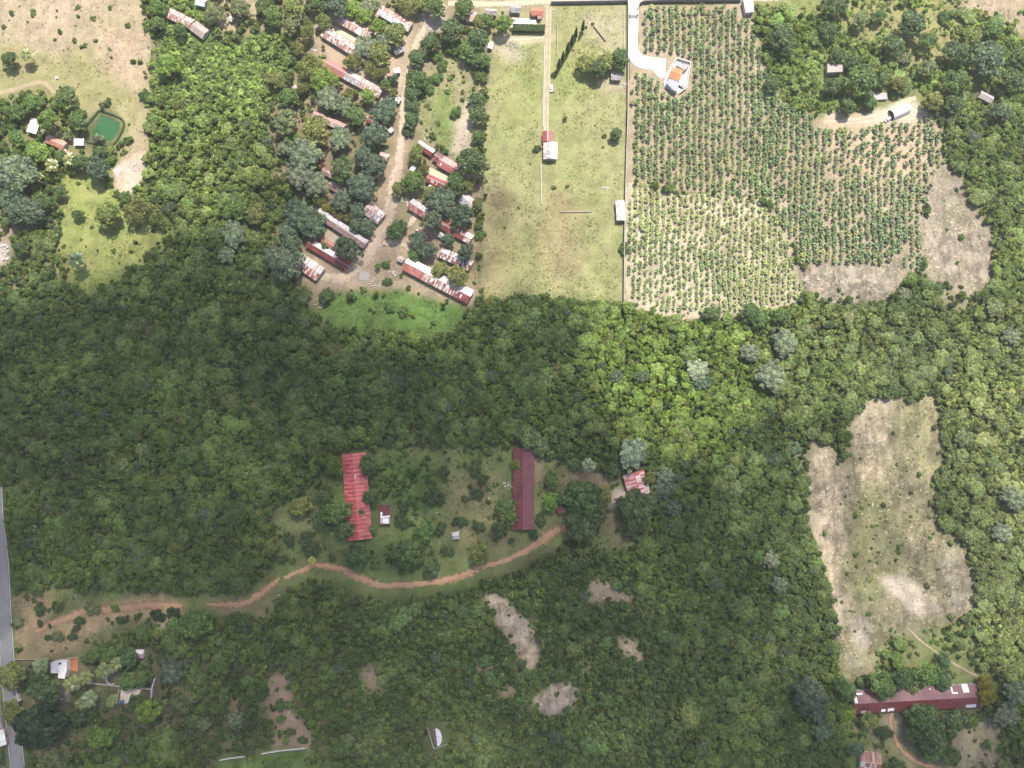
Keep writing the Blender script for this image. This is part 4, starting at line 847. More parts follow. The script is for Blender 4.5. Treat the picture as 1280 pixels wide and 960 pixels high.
def gate():
    a, b = np.array(G(786.5,21)), np.array(G(796.5,20.5)); t = thing('driveway_gate', 'dark metal gate across the white driveway at the top', 'gate', (*a, hz1(*a)), math.atan2(b[1]-a[1], b[0]-a[0]))
    L = np.linalg.norm(b-a); m = MB()
    for s in (0, 1):
        x0 = .3+s*(L/2-.3)
        for k in range(9): x = x0+k*(L/2-.4)/8; m.box(x-.06, -.05, .1, x+.06, .05, 2.1, (.08,.08,.08))
        for zz in (.15, 1.1, 2.05): m.box(x0, -.035, zz-.07, x0+L/2-.4, .035, zz+.07, (.08,.08,.08))
    m.build('gate_leaves', PAINT, t)
    for x in (0, L):
        p = MB(); p.box(x-.3, -.3, -.2, x+.3, .3, 2.7, (.7,.68,.64)); p.build('gate_post', WALLM, t)
gate()
# ---- vehicles
def car(name, label, px, rz, L=4.5, col=(.8,.8,.8), van=False):
    q = G(*px); t = thing(name, label, 'van' if van else 'car', (q[0], q[1], hz1(*q)+.08), rz); W = 1.8; h = .9; top = 1.95 if van else 1.5
    b = MB(); l = L/2; w = W/2
    def loft(secs, c):
        for (xa, wa, za0, za1), (xb, wb, zb0, zb1) in zip(secs[:-1], secs[1:]):
            b.hexa([(xa, -wa, za0), (xb, -wb, zb0), (xb, wb, zb0), (xa, wa, za0)], [(xa, -wa*.95, za1), (xb, -wb*.95, zb1), (xb, wb*.95, zb1), (xa, wa*.95, za1)], c)
    loft([(-l, w*.85, .4, .75), (-l+.3, w, .28, .9), (0, w, .25, .92), (l-.6, w, .28, .85), (l, w*.8, .4, .65)], col)
    cab = (-l+.15, -l+.5, l-1.9, l-1.1) if van else (-l+.6, -l+1.2, l-2.0, l-1.2)
    b.hexa([(cab[0], -w*.9, .9), (cab[3], -w*.9, .9), (cab[3], w*.9, .9), (cab[0], w*.9, .9)], [(cab[1], -w*.75, top), (cab[2], -w*.75, top), (cab[2], w*.75, top), (cab[1], w*.75, top)], col)
    b.build('body', PAINT, t)
    g = MB()
    def mid(f): return (cab[2]+(cab[3]-cab[2])*f, .9+(top-.9)*(1-f))
    (x0, z0), (x1, z1) = mid(.12), mid(.88)
    g.face([(x1+.02, -w*.84, z1+.01), (x1+.02, w*.84, z1+.01), (x0+.02, w*.76, z0+.02), (x0+.02, -w*.76, z0+.02)]); g.build('windscreen', GLASS, t)
    g = MB(); k0 = cab[0]+(cab[1]-cab[0])*.15; k1 = cab[0]+(cab[1]-cab[0])*.85
    g.face([(k0-.02, w*.84, 1.0), (k0-.02, -w*.84, 1.0), (k1-.02, -w*.76, top-.08), (k1-.02, w*.76, top-.08)]); g.build('rear_window', GLASS, t)
    for s in (-1, 1):
        g = MB(); g.face([(cab[0]+.3, s*(w*.9+.012), .97), (cab[3]-.3, s*(w*.9+.012), .97), (cab[2]-.1, s*(w*.77+.012), top-.08), (cab[1]+.1, s*(w*.77+.012), top-.08)][::s]); g.build('side_window', GLASS, t)
        g = MB(); g.box(l-.12, s*.62-.16, .5, l+.01, s*.62+.16, .64, (.8,.8,.75)); g.build('headlight', PAINT, t)
        for x in (-l+.85, l-.85):
            m = MB(); n = 14
            for k in range(n):
                a0, a1 = 2*PI*k/n, 2*PI*(k+1)/n; y0, y1 = sorted((s*(w-.2), s*(w+.02)))
                f = [(x+.32*math.cos(a0), y0, .32+.32*math.sin(a0)), (x+.32*math.cos(a1), y0, .32+.32*math.sin(a1)), (x+.32*math.cos(a1), y1, .32+.32*math.sin(a1)), (x+.32*math.cos(a0), y1, .32+.32*math.sin(a0))]
                m.face(f[::-1], (.02,.02,.02)); m.face([(x, s*(w+.02), .32), f[2] if s > 0 else f[2], f[3]], (.25,.25,.26))
            m.build('wheel', PAINT, t)
    return t
car('parked_car', 'white car parked beside the straight grass track', (689,111), math.radians(91))
car('parked_car', 'dark grey car parked on the white yard below the orange tiled villa', (851.5,108.5), math.radians(-35), 4.4, (.06,.06,.07))
car('parked_car', 'white pickup parked in front of the dark end of the arched hangar', (1109.5,149.5), math.radians(35), 4.8, (.75,.75,.76))
car('parked_car', 'small silver car parked near the white building at the top of the planted rows', (925,-2), math.radians(0), 4.3, (.5,.5,.52))
# ---- rubble, slabs and loose pieces
def rocks(name, label, cat, px, r, n, col, size=(.4, 1.1), grp=None):
    q = G(*px); t = MB(); rnd = random.Random(hash(px) & 0xffff)
    for k in range(n):
        a = rnd.uniform(0, 2*PI); d = r*math.sqrt(rnd.random()); s = rnd.uniform(*size); x, y = d*math.cos(a)*1.2, d*math.sin(a); h = s*rnd.uniform(.4, .8)
        m = 6; P = [(x+s*rnd.uniform(.6, 1)*math.cos(2*PI*j/m+a), y+s*rnd.uniform(.6, 1)*math.sin(2*PI*j/m+a)) for j in range(m)]
        v = rnd.uniform(.8, 1.1); i = len(t.v); cc = tuple(min(.8, u*v) for u in col)
        t.v += [(p[0], p[1], -.2) for p in P]+[(x+(p[0]-x)*.6, y+(p[1]-y)*.6, h*rnd.uniform(.8, 1.2)) for p in P]
        t.f.append(tuple(i+m+j for j in range(m))); t.c.append(cc)
        for j in range(m): t.f.append((i+j, i+(j+1) % m, i+m+(j+1) % m, i+m+j)); t.c.append(cc)
    o = t.build(name, RUB, None, (q[0], q[1], hz1(*q))); tag(o, label, cat, grp); block_line([q], r+.5)
rocks('rubble_pile', 'white rubble heap on bare ground above the green patch', 'rubble', (491,341), 2.2, 16, (.68,.65,.6))
rocks('rubble_pile', 'scattered grey-white rubble beside the bush at the bottom of the street', 'rubble', (470,354), 3.0, 18, (.6,.57,.53), (.4,.9))
rocks('rubble_pile', 'brown earth heap at the forest edge left of the lower lane', 'rubble', (398,380), 3.0, 22, (.36,.28,.24), (.5,1.2))
rocks('rubble_pile', 'zigzag of bright white blocks on the pasture above the long shed', 'blocks', (756,236), 1.8, 12, (.8,.78,.75), (.4,.8))
rocks('rubble_pile', 'white stones spilled beside the wine red roof', 'rubble', (635,607), 2.3, 20, (.66,.62,.55), (.3,.8))
rocks('rubble_pile', 'grey broken concrete at the right of the dirt plot below the pond', 'rubble', (171,209), 2.6, 14, (.62,.58,.54), (.4,1.0))
rocks('rubble_pile', 'white debris heap at the left edge of the picture', 'rubble', (3,317), 5.5, 40, (.62,.6,.58), (.5,1.4))
rocks('rubble_pile', 'small white pile on the ground between the olive trees left of the upper rows', 'rubble', (393,64), 1.4, 10, (.72,.7,.66), (.4,.8))
rocks('rubble_pile', 'grey gravel heap at the top left of the pasture', 'gravel heap', (640,58), 3.2, 40, (.36,.35,.35), (.3,.8))
rocks('rubble_pile', 'pale block heap beside the boundary wall below the small grey shed', 'blocks', (782,107), 1.6, 12, (.7,.68,.66), (.4,.8))
rocks('rubble_pile', 'small pale pile at the top edge of the pasture beside the track', 'rubble', (694,15), 1.5, 12, (.66,.6,.52), (.3,.7))
rocks('rubble_pile', 'dark stone patch in the yard at lower right', 'rubble', (1198,938), 3, 16, (.28,.26,.26), (.4,.9))
def slab(name, label, cat, pts, col, z=.15, mat=None):
    Q = quad_px(pts); c = np.mean(Q, 0); m = MB(); P = [(q[0]-c[0], q[1]-c[1]) for q in Q]
    A = sum(P[i][0]*P[(i+1) % len(P)][1]-P[(i+1) % len(P)][0]*P[i][1] for i in range(len(P)))
    m.prism(P if A > 0 else P[::-1], -.4, z, col); o = m.build(name, mat or WALLM, None, (c[0], c[1], hz1(*c))); block_poly(Q, .5)
    return tag(o, label, cat)
slab('concrete_slab', 'cracked grey concrete floor slab below the pond', 'slab', [(140,213),(149,206),(154,212),(146,222)], (.5,.44,.42))
slab('concrete_yard', 'cream concrete yard between two red roofed houses', 'yard', [(537.5,209),(561,221),(556.5,227),(533,216)], (.64,.54,.40))
slab('concrete_yard', 'white paved yard behind the clipped hedge', 'yard', [(640,22),(669,24),(671,31),(640,30)], (.70,.67,.62))
slab('concrete_yard', 'cream strip yard between the first two upper row houses', 'yard', [(418,33),(446,49),(442,53),(414,37)], (.6,.52,.38), .1)
slab('concrete_yard', 'pale yard beside the round green tree between two long roofs', 'yard', [(409,286),(424,297),(416,305),(404,296)], (.42,.36,.26), .08)
slab('concrete_slab', 'grey concrete patch at the lower bend of the street', 'slab', [(450,338),(461,341),(461,351),(449,350)], (.36,.35,.34), .16)
slab('concrete_slab', 'pale grey concrete pad at the top end of the street', 'slab', [(533,24),(557,24),(554,37),(531,38)], (.34,.31,.27), .08)
slab('stone_slab', 'pale rock slab left of the faded pink roof', 'slab', [(764,633),(767,622),(783,614),(778,624)], (.55,.46,.43), .25)
slab('white_marker', 'bright white object on the dry field above the track loop', 'marker', [(70.5,96),(73.5,96),(73.5,99),(70.5,99)], (.8,.8,.8), .8)
def tarp():
    q = G(546,920); t = thing('white_shelter', 'white half-round shelter roof beside a thin pole in low scrub', 'shelter', (q[0], q[1], hz1(*q)), math.radians(8))
    m = MB(); n = 10
    for k in range(n):
        y0, y1 = -4.6+9.2*k/n, -4.6+9.2*(k+1)/n; w0, w1 = 2.9*math.sqrt(max(.02, 1-(y0/4.8)**2)), 2.9*math.sqrt(max(.02, 1-(y1/4.8)**2))
        m.hexa([(0, y0, 2.3), (w0, y0, 1.7), (w1, y1, 1.7), (0, y1, 2.3)], [(0, y0, 2.37), (w0, y0, 1.77), (w1, y1, 1.77), (0, y1, 2.37)], (.72,.72,.76))
    m.build('canopy', TIN, t)
    m = MB(); m.box(-1.7, -4.4, -.3, -.05, 4.0, .1, (.26,.17,.14)); m.build('floor', WALLM, t)
    m = MB(); m.hexa([(-2.2,-5.6,2.0),(-2.0,-5.6,2.0),(-4.0,5.6,2.0),(-4.2,5.6,2.0)], [(-2.2,-5.6,2.15),(-2.0,-5.6,2.15),(-4.0,5.6,2.15),(-4.2,5.6,2.15)], (.75,.75,.74)); m.build('rail', PAINT, t)
    m = MB(); m.hexa([(-2.0,-5.75,2.0),(5.5,-4.3,2.0),(5.5,-4.1,2.0),(-2.0,-5.55,2.0)], [(-2.0,-5.75,2.12),(5.5,-4.3,2.12),(5.5,-4.1,2.12),(-2.0,-5.55,2.12)], (.6,.6,.58)); m.build('rail', PAINT, t)
    for x, y in ((-2.1,-5.6),(-4.1,5.6),(5.4,-4.2),(0.05,4.3),(.05,-4.3)):
        m = MB(); m.cyl(x, y, -.3, 2.0, .06, .05, 8, (.6,.6,.58)); m.build('post', PAINT, t)
    block_line([(q[0], q[1]), (q[0]-.5, q[1]+4), (q[0]+.2, q[1]-4)], 4.4)
tarp()
def fence(label, pts, n_w=3, h=1.3):
    P = resample([G(*p) for p in pts], 3.0); c = P[0]; t = thing('wire_fence', label, 'fence', (c[0], c[1], 0))
    for i, p in enumerate(P):
        z = hz1(*p); m = MB(); m.cyl(p[0]-c[0], p[1]-c[1], z-.3, z+h+.15, .07, .06, 6, (.33,.29,.24)); m.build('post', WALLM, t)
    w = MB()
    for a, b in zip(P[:-1], P[1:]):
        u = (b-a)/np.linalg.norm(b-a); o = np.array([-u[1], u[0]])*.012
        for k in range(n_w):
            z = h*(k+1)/n_w; za, zb = hz1(*a)+z, hz1(*b)+z
            q = [(*(a-o-c), za), (*(b-o-c), zb), (*(b+o-c), zb), (*(a+o-c), za)]; w.hexa(q, [(x, y, zz+.02) for x, y, zz in q], (.4,.4,.4))
    w.build('wires', WALLM, t)
fence('post and wire fence between the settlement and the pasture', [(606,150),(604,220),(602,290),(600,372)])
def pole(label, px, h=8):
    q = G(*px); t = thing('utility_pole', label, 'pole', (q[0], q[1], hz1(*q)), .1)
    m = MB(); m.cyl(0, 0, -.5, h, .18, .11, 10, (.5,.48,.45)); m.build('pole', WALLM, t)
    m = MB(); m.box(-.9, -.06, h-.6, .9, .06, h-.45, (.3,.25,.2)); m.build('crossarm', WALLM, t)
pole('concrete utility pole at the verge of the asphalt road', (14,770)); pole('concrete utility pole beside the street above the junction', (489,250)); pole('concrete utility pole at the yard corner of the bright green grass and crimson roof', (415,688), 7)
# ================================================================== VEGETATION
def quads(P, Nrm, S, asp=.75, seed=0, bend=0):
    """leaf quads at P facing Nrm with size S -> V, F"""
    r = np.random.default_rng(seed); n = len(P)
    Nrm = Nrm/np.linalg.norm(Nrm, axis=1)[:, None]
    t = r.normal(size=(n, 3)); t -= Nrm*(t*Nrm).sum(1)[:, None]; t /= np.linalg.norm(t, axis=1)[:, None]; b = np.cross(Nrm, t)
    S = np.asarray(S)[:, None]/2
    V = np.stack([P-t*S-b*S*asp, P+t*S-b*S*asp*.7, P+t*S*1.1+b*S*asp*.8, P-t*S*.9+b*S*asp], 1).reshape(-1, 3)
    return V, np.arange(n*4).reshape(n, 4)
def lobes_crown(name, nl, leaves, leaf, seed, lobe=(.28, .42), spread=.72, z0=.75, rise=.75, flat=.8, up=.45, jitter=.55, lobevar=.5, cone=False, mat=None, hollow=0):
    """crown of unit radius: leaf quads on the skins of many overlapping lobes"""
    r = np.random.default_rng(seed); P = []; NR = []; LV = []; 
    ang = r.uniform(0, 2*PI, nl); rad = np.sqrt(r.uniform(hollow, 1, nl))*spread; rad[:max(1, nl//7)] *= .3; ph = r.uniform(0, 2*PI, 2); rad = rad*(1+.2*np.sin(2*ang+ph[0])+.13*np.sin(3*ang+ph[1]))
    for k in range(nl):
        lr = r.uniform(*lobe); c = np.array([rad[k]*math.cos(ang[k]), rad[k]*math.sin(ang[k]), z0+rise*math.sqrt(max(.05, 1-(rad[k]/1.05)**2))*r.uniform(.75, 1.08)-lr*.5])
        n = max(6, int(leaves/nl*(lr/np.mean(lobe))**2))
        d = r.normal(size=(n*2, 3)); d /= np.linalg.norm(d, axis=1)[:, None]; d = d[d[:, 2] > -.45][:n]
        P.append(c+d*lr*r.uniform(.72, 1.08, (len(d), 1))*np.array([1, 1, flat])); NR.append(d+r.normal(size=d.shape)*jitter+np.array([0, 0, up]))
        LV.append(np.clip(.5+(r.random()-.5)*lobevar+(r.random(len(d))-.5)*.75, 0, 1))
    P = np.concatenate(P); NR = np.concatenate(NR); LV = np.concatenate(LV)
    V, F = quads(P, NR, leaf*r.uniform(.6, 1.4, len(P)), .75, seed)
    return mesh_np(name, V, F, [mat or LEAF], LV)
def trunk_mesh(name, seed, h=.95, r0=.075, limbs=5, reach=.55, top=.4):
    r = random.Random(seed); V = []; F = []
    def tube(pts, rs, n=7):
        b = len(V)
        for (x, y, z), q in zip(pts, rs):
            for k in range(n): V.append((x+q*math.cos(2*PI*k/n), y+q*math.sin(2*PI*k/n), z))
        for i in range(len(pts)-1):
            for k in range(n): F.append((b+i*n+k, b+i*n+(k+1) % n, b+(i+1)*n+(k+1) % n, b+(i+1)*n+k))
    tube([(0, 0, -.12), (.01, 0, h*.3), (r.uniform(-.03, .03), r.uniform(-.03, .03), h*.65), (0, 0, h*1.1)], [r0*1.35, r0, r0*.8, r0*.4])
    for k in range(limbs):
        a = 2*PI*k/limbs+r.uniform(-.4, .4); z = h*r.uniform(.45, .7); q = reach*r.uniform(.7, 1)
        tube([(0, 0, z), (q*.45*math.cos(a), q*.45*math.sin(a), z+top*.55), (q*math.cos(a), q*math.sin(a), z+top)], [r0*.55, r0*.4, r0*.15], 5)
    return mesh_np(name, V, F, [BARK])
def palm_meshes(seed, nf=15, L=1.0, h=1.7):
    r = random.Random(seed); V = []; F = []; LV = []
    for k in range(nf):
        a = 2*PI*k/nf+r.uniform(-.2, .2); el = r.choice([.9, .5, .2, .05])*r.uniform(.8, 1.1); ln = L*r.uniform(.85, 1.1); x = 0; z = h; seg = 9; pts = []
        for j in range(seg+1):
            t = j/seg; e = el-1.5*t*t; pts.append((x, z)); x += ln/seg*math.cos(e); z += ln/seg*math.sin(e)
        ca, sa = math.cos(a), math.sin(a); lv = r.random()
        for j in range(seg):
            (x0, z0), (x1, z1) = pts[j], pts[j+1]
            for s in (-1, 1):
                for u in (0, .5):
                    xm, zm = x0+(x1-x0)*u, z0+(z1-z0)*u; t = (j+u)/seg; w = .26*L*math.sin(PI*min(1, .12+t*.86))**.7; dx = ln/seg*.42
                    q = [(xm, 0, zm), (xm+dx, 0, zm+(z1-z0)*.4), (xm+dx+w*.55, s*w, zm-w*.45), (xm+w*.55, s*w*.98, zm-w*.42)]
                    b = len(V); V.extend([(p[0]*ca-p[1]*sa, p[0]*sa+p[1]*ca, p[2]) for p in q]); F.append((b, b+1, b+2, b+3)); LV.append(min(1, max(0, lv*.5+.5*r.random())))
    crown = mesh_np('palm_fronds', V, F, [FROND], LV)
    V = []; F = []; n = 8
    for i in range(6):
        t = i/5; cx = .12*(1-t)**2
        for k in range(n): q = (.085-.035*t); V.append((cx+q*math.cos(2*PI*k/n), q*math.sin(2*PI*k/n), -.1+t*(h+.08)))
    for i in range(5):
        for k in range(n): F.append((i*n+k, i*n+(k+1) % n, (i+1)*n+(k+1) % n, (i+1)*n+k))
    return crown, mesh_np('palm_trunk', V, F, [BARK])
def cypress_mesh():
    r = np.random.default_rng(5); n = 1500; t = r.uniform(0, 1, n)**.8; a = r.uniform(0, 2*PI, n)
    rad = (.95*np.minimum(1, (t+.03)*6)*(1-t)**.6)*r.uniform(.6, 1.05, n)
    P = np.stack([rad*np.cos(a), rad*np.sin(a), .4+t*7.6], 1); NR = np.stack([np.cos(a), np.sin(a), .5+0*a], 1)+r.normal(size=(n, 3))*.4
    V, F = quads(P, NR, .32*r.uniform(.6, 1.4, n), .7, 3); return mesh_np('cypress_crown', V, F, [LEAF], r.random(n))
def crop_mesh(seed, n=11, leafw=.3):
    r = random.Random(seed); V = []; F = []; LV = []
    for k in range(n):
        a = 2*PI*k/n*1.62+r.uniform(-.3, .3); e0 = r.uniform(.35, 1.25); ln = r.uniform(.75, 1.15); pts = []; x = .03; z = .45+r.uniform(0, .35)
        for j in range(5):
            t = j/4; e = e0-1.7*t; pts.append((x, z)); x += ln/4*math.cos(e); z += ln/4*math.sin(e)
        ca, sa = math.cos(a), math.sin(a); lv = r.random()
        for j in range(4):
            (x0, z0), (x1, z1) = pts[j], pts[j+1]; w0 = leafw*math.sin(PI*(.15+.8*j/4)); w1 = leafw*math.sin(PI*(.15+.8*(j+1)/4))
            for s in (-1, 1):
                q = [(x0, 0, z0), (x1, 0, z1), (x1, s*w1*.7, z1-w1*.15), (x0, s*w0*.7, z0-w0*.15)]
                b = len(V); V.extend([(p[0]*ca-p[1]*sa, p[0]*sa+p[1]*ca, p[2]) for p in q]); F.append((b, b+1, b+2, b+3)); LV.append(min(1, max(0, lv*.7+.3*r.random())))
    return mesh_np('crop_leaves', V, F, [FROND], LV)
def stem_mesh():
    V = []; F = []; n = 6
    for z, q in ((-.1, .07), (.5, .05)):
        for k in range(n): V.append((q*math.cos(2*PI*k/n), q*math.sin(2*PI*k/n), z))
    for k in range(n): F.append((k, (k+1) % n, n+(k+1) % n, n+k))
    return mesh_np('crop_stem', V, F, [BARK])
def tuft_mesh(name, seed, n, h, spread, w, lie, mat):
    r = np.random.default_rng(seed); V = []; F = []; LV = []
    for k in range(n):
        a = r.uniform(0, 2*PI); b = r.uniform(0, 2*PI); d = spread*math.sqrt(r.random()); x, y = d*math.cos(b), d*math.sin(b); ln = h*r.uniform(.5, 1.2); e = r.uniform(*lie)
        dx, dy = math.cos(a)*math.cos(e)*ln, math.sin(a)*math.cos(e)*ln; dz = math.sin(e)*ln; sx, sy = -math.sin(a)*w, math.cos(a)*w
        i = len(V); V += [(x-sx, y-sy, -.02), (x+sx, y+sy, -.02), (x+dx+sx*.3, y+dy+sy*.3, dz+.03), (x+dx-sx*.3, y+dy-sy*.3, dz+.03)]; F.append((i, i+1, i+2, i+3)); LV.append(r.random())
    return mesh_np(name, V, F, [mat], LV)
# templates: unit crowns (radius 1) with unit trunks
TK = trunk_mesh('trunk', 1); TK2 = trunk_mesh('trunk', 2, .8, .09, 6, .65, .35)
CR = {
 'dome':   (lobes_crown('crown', 46, 2900, .13, 11, (.2, .32), .8, .75, .8), TK),
 'dome2':  (lobes_crown('crown', 34, 2500, .145, 12, (.22, .38), .78, .7, .7), TK2),
 'round':  (lobes_crown('crown', 60, 4200, .10, 13, (.15, .22), .84, .7, .95, 1, .4, .5), TK),
 'feather':(lobes_crown('crown', 75, 3400, .11, 14, (.13, .21), .86, .72, .55, .6, .9, .6, .8), TK2),
 'airy':   (lobes_crown('crown', 30, 2300, .095, 15, (.2, .34), .8, .75, .65, .7, .4, .8, .6), TK2),
 'small':  (lobes_crown('crown', 11, 330, .30, 16, (.3, .46), .68, .7, .75, .8, .35, .75, .7), TK),
 'small2': (lobes_crown('crown', 16, 420, .26, 17, (.24, .4), .74, .65, .6, .8, .35, .75, .7), TK2),
 'small3': (lobes_crown('crown', 9, 280, .33, 18, (.34, .5), .62, .75, .9, .8, .35, .75, .7), TK),
 'wispy':  (lobes_crown('crown', 13, 300, .26, 19, (.3, .46), .74, .7, .6, .8, .3, .9, .7), TK2),
}
SHR = {
 'shrub':  lobes_crown('shrub_leaves', 9, 240, .34, 31, (.3, .46), .68, .1, .6, .9, .35, .8, .7),
 'shrub2': lobes_crown('shrub_leaves', 12, 260, .32, 32, (.24, .4), .75, .05, .5, .9, .35, .8, .7),
 'bushy':  lobes_crown('shrub_leaves', 30, 2200, .11, 33, (.22, .36), .75, .05, .7, .9),
}
PALMC, PALMT = palm_meshes(3); CYP = cypress_mesh(); CYPT = trunk_mesh('trunk', 4, 4.5, .13, 0)
CROPS = [crop_mesh(41), crop_mesh(42, 9, .36), crop_mesh(43, 13, .26), crop_mesh(44, 7, .42), crop_mesh(45, 16, .2)]; STEM = stem_mesh()
GRASS = [tuft_mesh('grass_tuft', 51, 26, .55, .55, .045, (.5, 1.4), LEAF), tuft_mesh('grass_tuft', 52, 30, .35, .8, .05, (.3, 1.2), LEAF)]
STRAWS = [tuft_mesh('straw_tuft', 61, 16, .9, .7, .06, (.03, .5), STRAW), tuft_mesh('straw_tuft', 62, 14, .7, .8, .09, (.02, .35), STRAW)]
# ---- colours (real leaf reflectances)
TINT = dict(dark=(0.055,0.09,0.032), mid=(0.081,0.127,0.036), bright=(0.130,0.202,0.039), olive=(0.137,0.150,0.046), yellow=(0.25,0.23,0.035), gold=(0.2,0.165,0.02),
            blue=(.095,.135,.10), bluegreen=(.055,.092,.058), grey=(.12,.125,.09), brown=(.12,.095,.055), pale=(.15,.18,.085), lime=(.14,.19,.035), vdark=(.022,.042,.016), orange=(.16,.085,.035), silver=(.17,.215,.17))
TINT.update(dark=(.064,.098,.037), blue=(.138,.16,.108), bluegreen=(.077,.106,.07), silver=(.21,.24,.185), gold=(.2,.165,.02), yellow=(.23,.21,.035), brown=(.15,.125,.05), grey=(.14,.16,.08))
CNAME = dict(dark='dark green', mid='mid green', bright='bright green', olive='olive green', yellow='yellow flowering', gold='golden yellow', blue='blue-grey', bluegreen='blue-green', grey='grey-green', brown='brownish', pale='pale green', lime='yellow-green', vdark='very dark green', orange='orange-brown', silver='pale silvery')
LAND = [((128,160),'the green pond'),((69,177),'the clay red cottage'),((40,156),'the upper left white house'),((232,28),'the pink house at upper left'),((60,108),'the track loop at upper left'),((165,215),'the dirt plot below the pond'),
 ((443,32),'the first upper row house'),((425,52),'the row house spotted white'),((440,97),'the red and grey row house'),((494,22),'the grey stripe row house'),((500,60),'the street bend house'),((487,94),'the rusty house by the street'),
 ((531,185),'the white sheeted house'),((560,206),'the bright red roof'),((547,228),'the cream yard red roof'),((523,260),'the deep red house at the junction'),((569,289),'the red roof with white end'),((569,323),'the messy striped house'),((547,350),'the longest settlement house'),((585,252),'the patched zinc roof'),
 ((427,285),'the long faded grey roof'),((410,318),'the long deep red roof'),((384,332),'the patched grey roof'),((467,265),'the pink striped house'),((511,120),'the upper dirt street'),((475,295),'the street junction'),((480,195),'the dull red street shed'),
 ((688,185),'the red and white pasture house'),((770,94),'the small grey shed'),((776,263),'the long white shed'),((671,14),'the orange tiled house'),((655,36),'the clipped hedge'),((589,20),'the beige hut'),
 ((847,96),'the villa'),((1044,86),'the grey unfinished house'),((1123,140),'the arched hangar'),((1234,120),'the right edge grey hut'),((1100,120),'the pale low slab'),
 ((445,620),'the crimson ribbed roof'),((481,644),'the half wine red shed'),((570,670),'the little grey tin shed'),((654,611),'the wine red roof'),((797,606),'the faded pink roof'),((771,624),'the pale rock slab'),((702,637),'the tiny crimson shed'),
 ((1147,876),'the long maroon roof'),((1088,953),'the bottom rust roof'),((1090,660),'the big open field'),((1065,345),'the ploughed plot'),((1200,300),'the rounded stubble plot'),((820,460),'the sunlit forest patch'),
 ((78,836),'the white bungalow'),((160,868),'the cream patio'),((174,818),'the tiny pink roofed hut'),((140,847),'the curved white bench'),((9,800),'the asphalt road'),((12,930),'the left edge building'),((545,920),'the white shelter'),((640,785),'the long bare patch in the scrub'),((355,890),'the reddish bare ground'),((500,720),'the reddish dirt road'),((150,760),'the dirt track at left'),((520,385),'the green patch below the settlement'),((570,150),'the light green garden plot'),((140,300),'the sunlit meadow at left')]
LABELS = {}
def place_words(px, py):
    (lx, ly), nm = min(LAND, key=lambda q: (q[0][0]-px)**2+(q[0][1]-py)**2); dx, dy = px-lx, py-ly; d = math.hypot(dx, dy)
    v = 'above' if dy < -abs(dx)*.5 else 'below' if dy > abs(dx)*.5 else ''; h = 'left of' if dx < -abs(dy)*.5 else 'right of' if dx > abs(dy)*.5 else ''
    w = (v+' and '+h) if v and h else (v or h); pre = 'just ' if d < 22 else 'well ' if d > 70 else ''
    return f'{pre}{w} {nm}'
PEND = []
def queue_label(o, desc, px, py): PEND.append((o, f'{desc} {place_words(px, py)}', px, py))
def flush_labels():
    from collections import defaultdict
    D = defaultdict(list)
    for o, l, px, py in PEND: D[l].append((o, px, py))
    num = ['', '', 'two', 'three', 'four', 'five', 'six', 'seven', 'eight', 'nine', 'ten']; od = ['first', 'second', 'third', 'fourth', 'fifth', 'sixth', 'seventh', 'eighth', 'ninth', 'tenth']
    for l, L in D.items():
        if len(L) == 1: L[0][0]['label'] = l; continue
        xs = max(q[1] for q in L)-min(q[1] for q in L); ys = max(q[2] for q in L)-min(q[2] for q in L)
        L.sort(key=lambda q: q[1] if xs >= ys else q[2]); e0, e1 = ('leftmost', 'rightmost') if xs >= ys else ('topmost', 'bottommost'); n = len(L)
        for i, (o, _, _) in enumerate(L):
            w = e0 if i == 0 else e1 if i == n-1 else ('middle' if n == 3 else od[i]+(' from left' if xs >= ys else ' from top'))
            o['label'] = f'{l}, {w} of {num[n] if n <= 10 else "many"}'
            if len(re.split(r'[\s-]+', o['label'])) > 15: o['label'] = o['label'].split(' ', 1)[1].replace('well ', '')
TRUNKH = .55
TREES = []
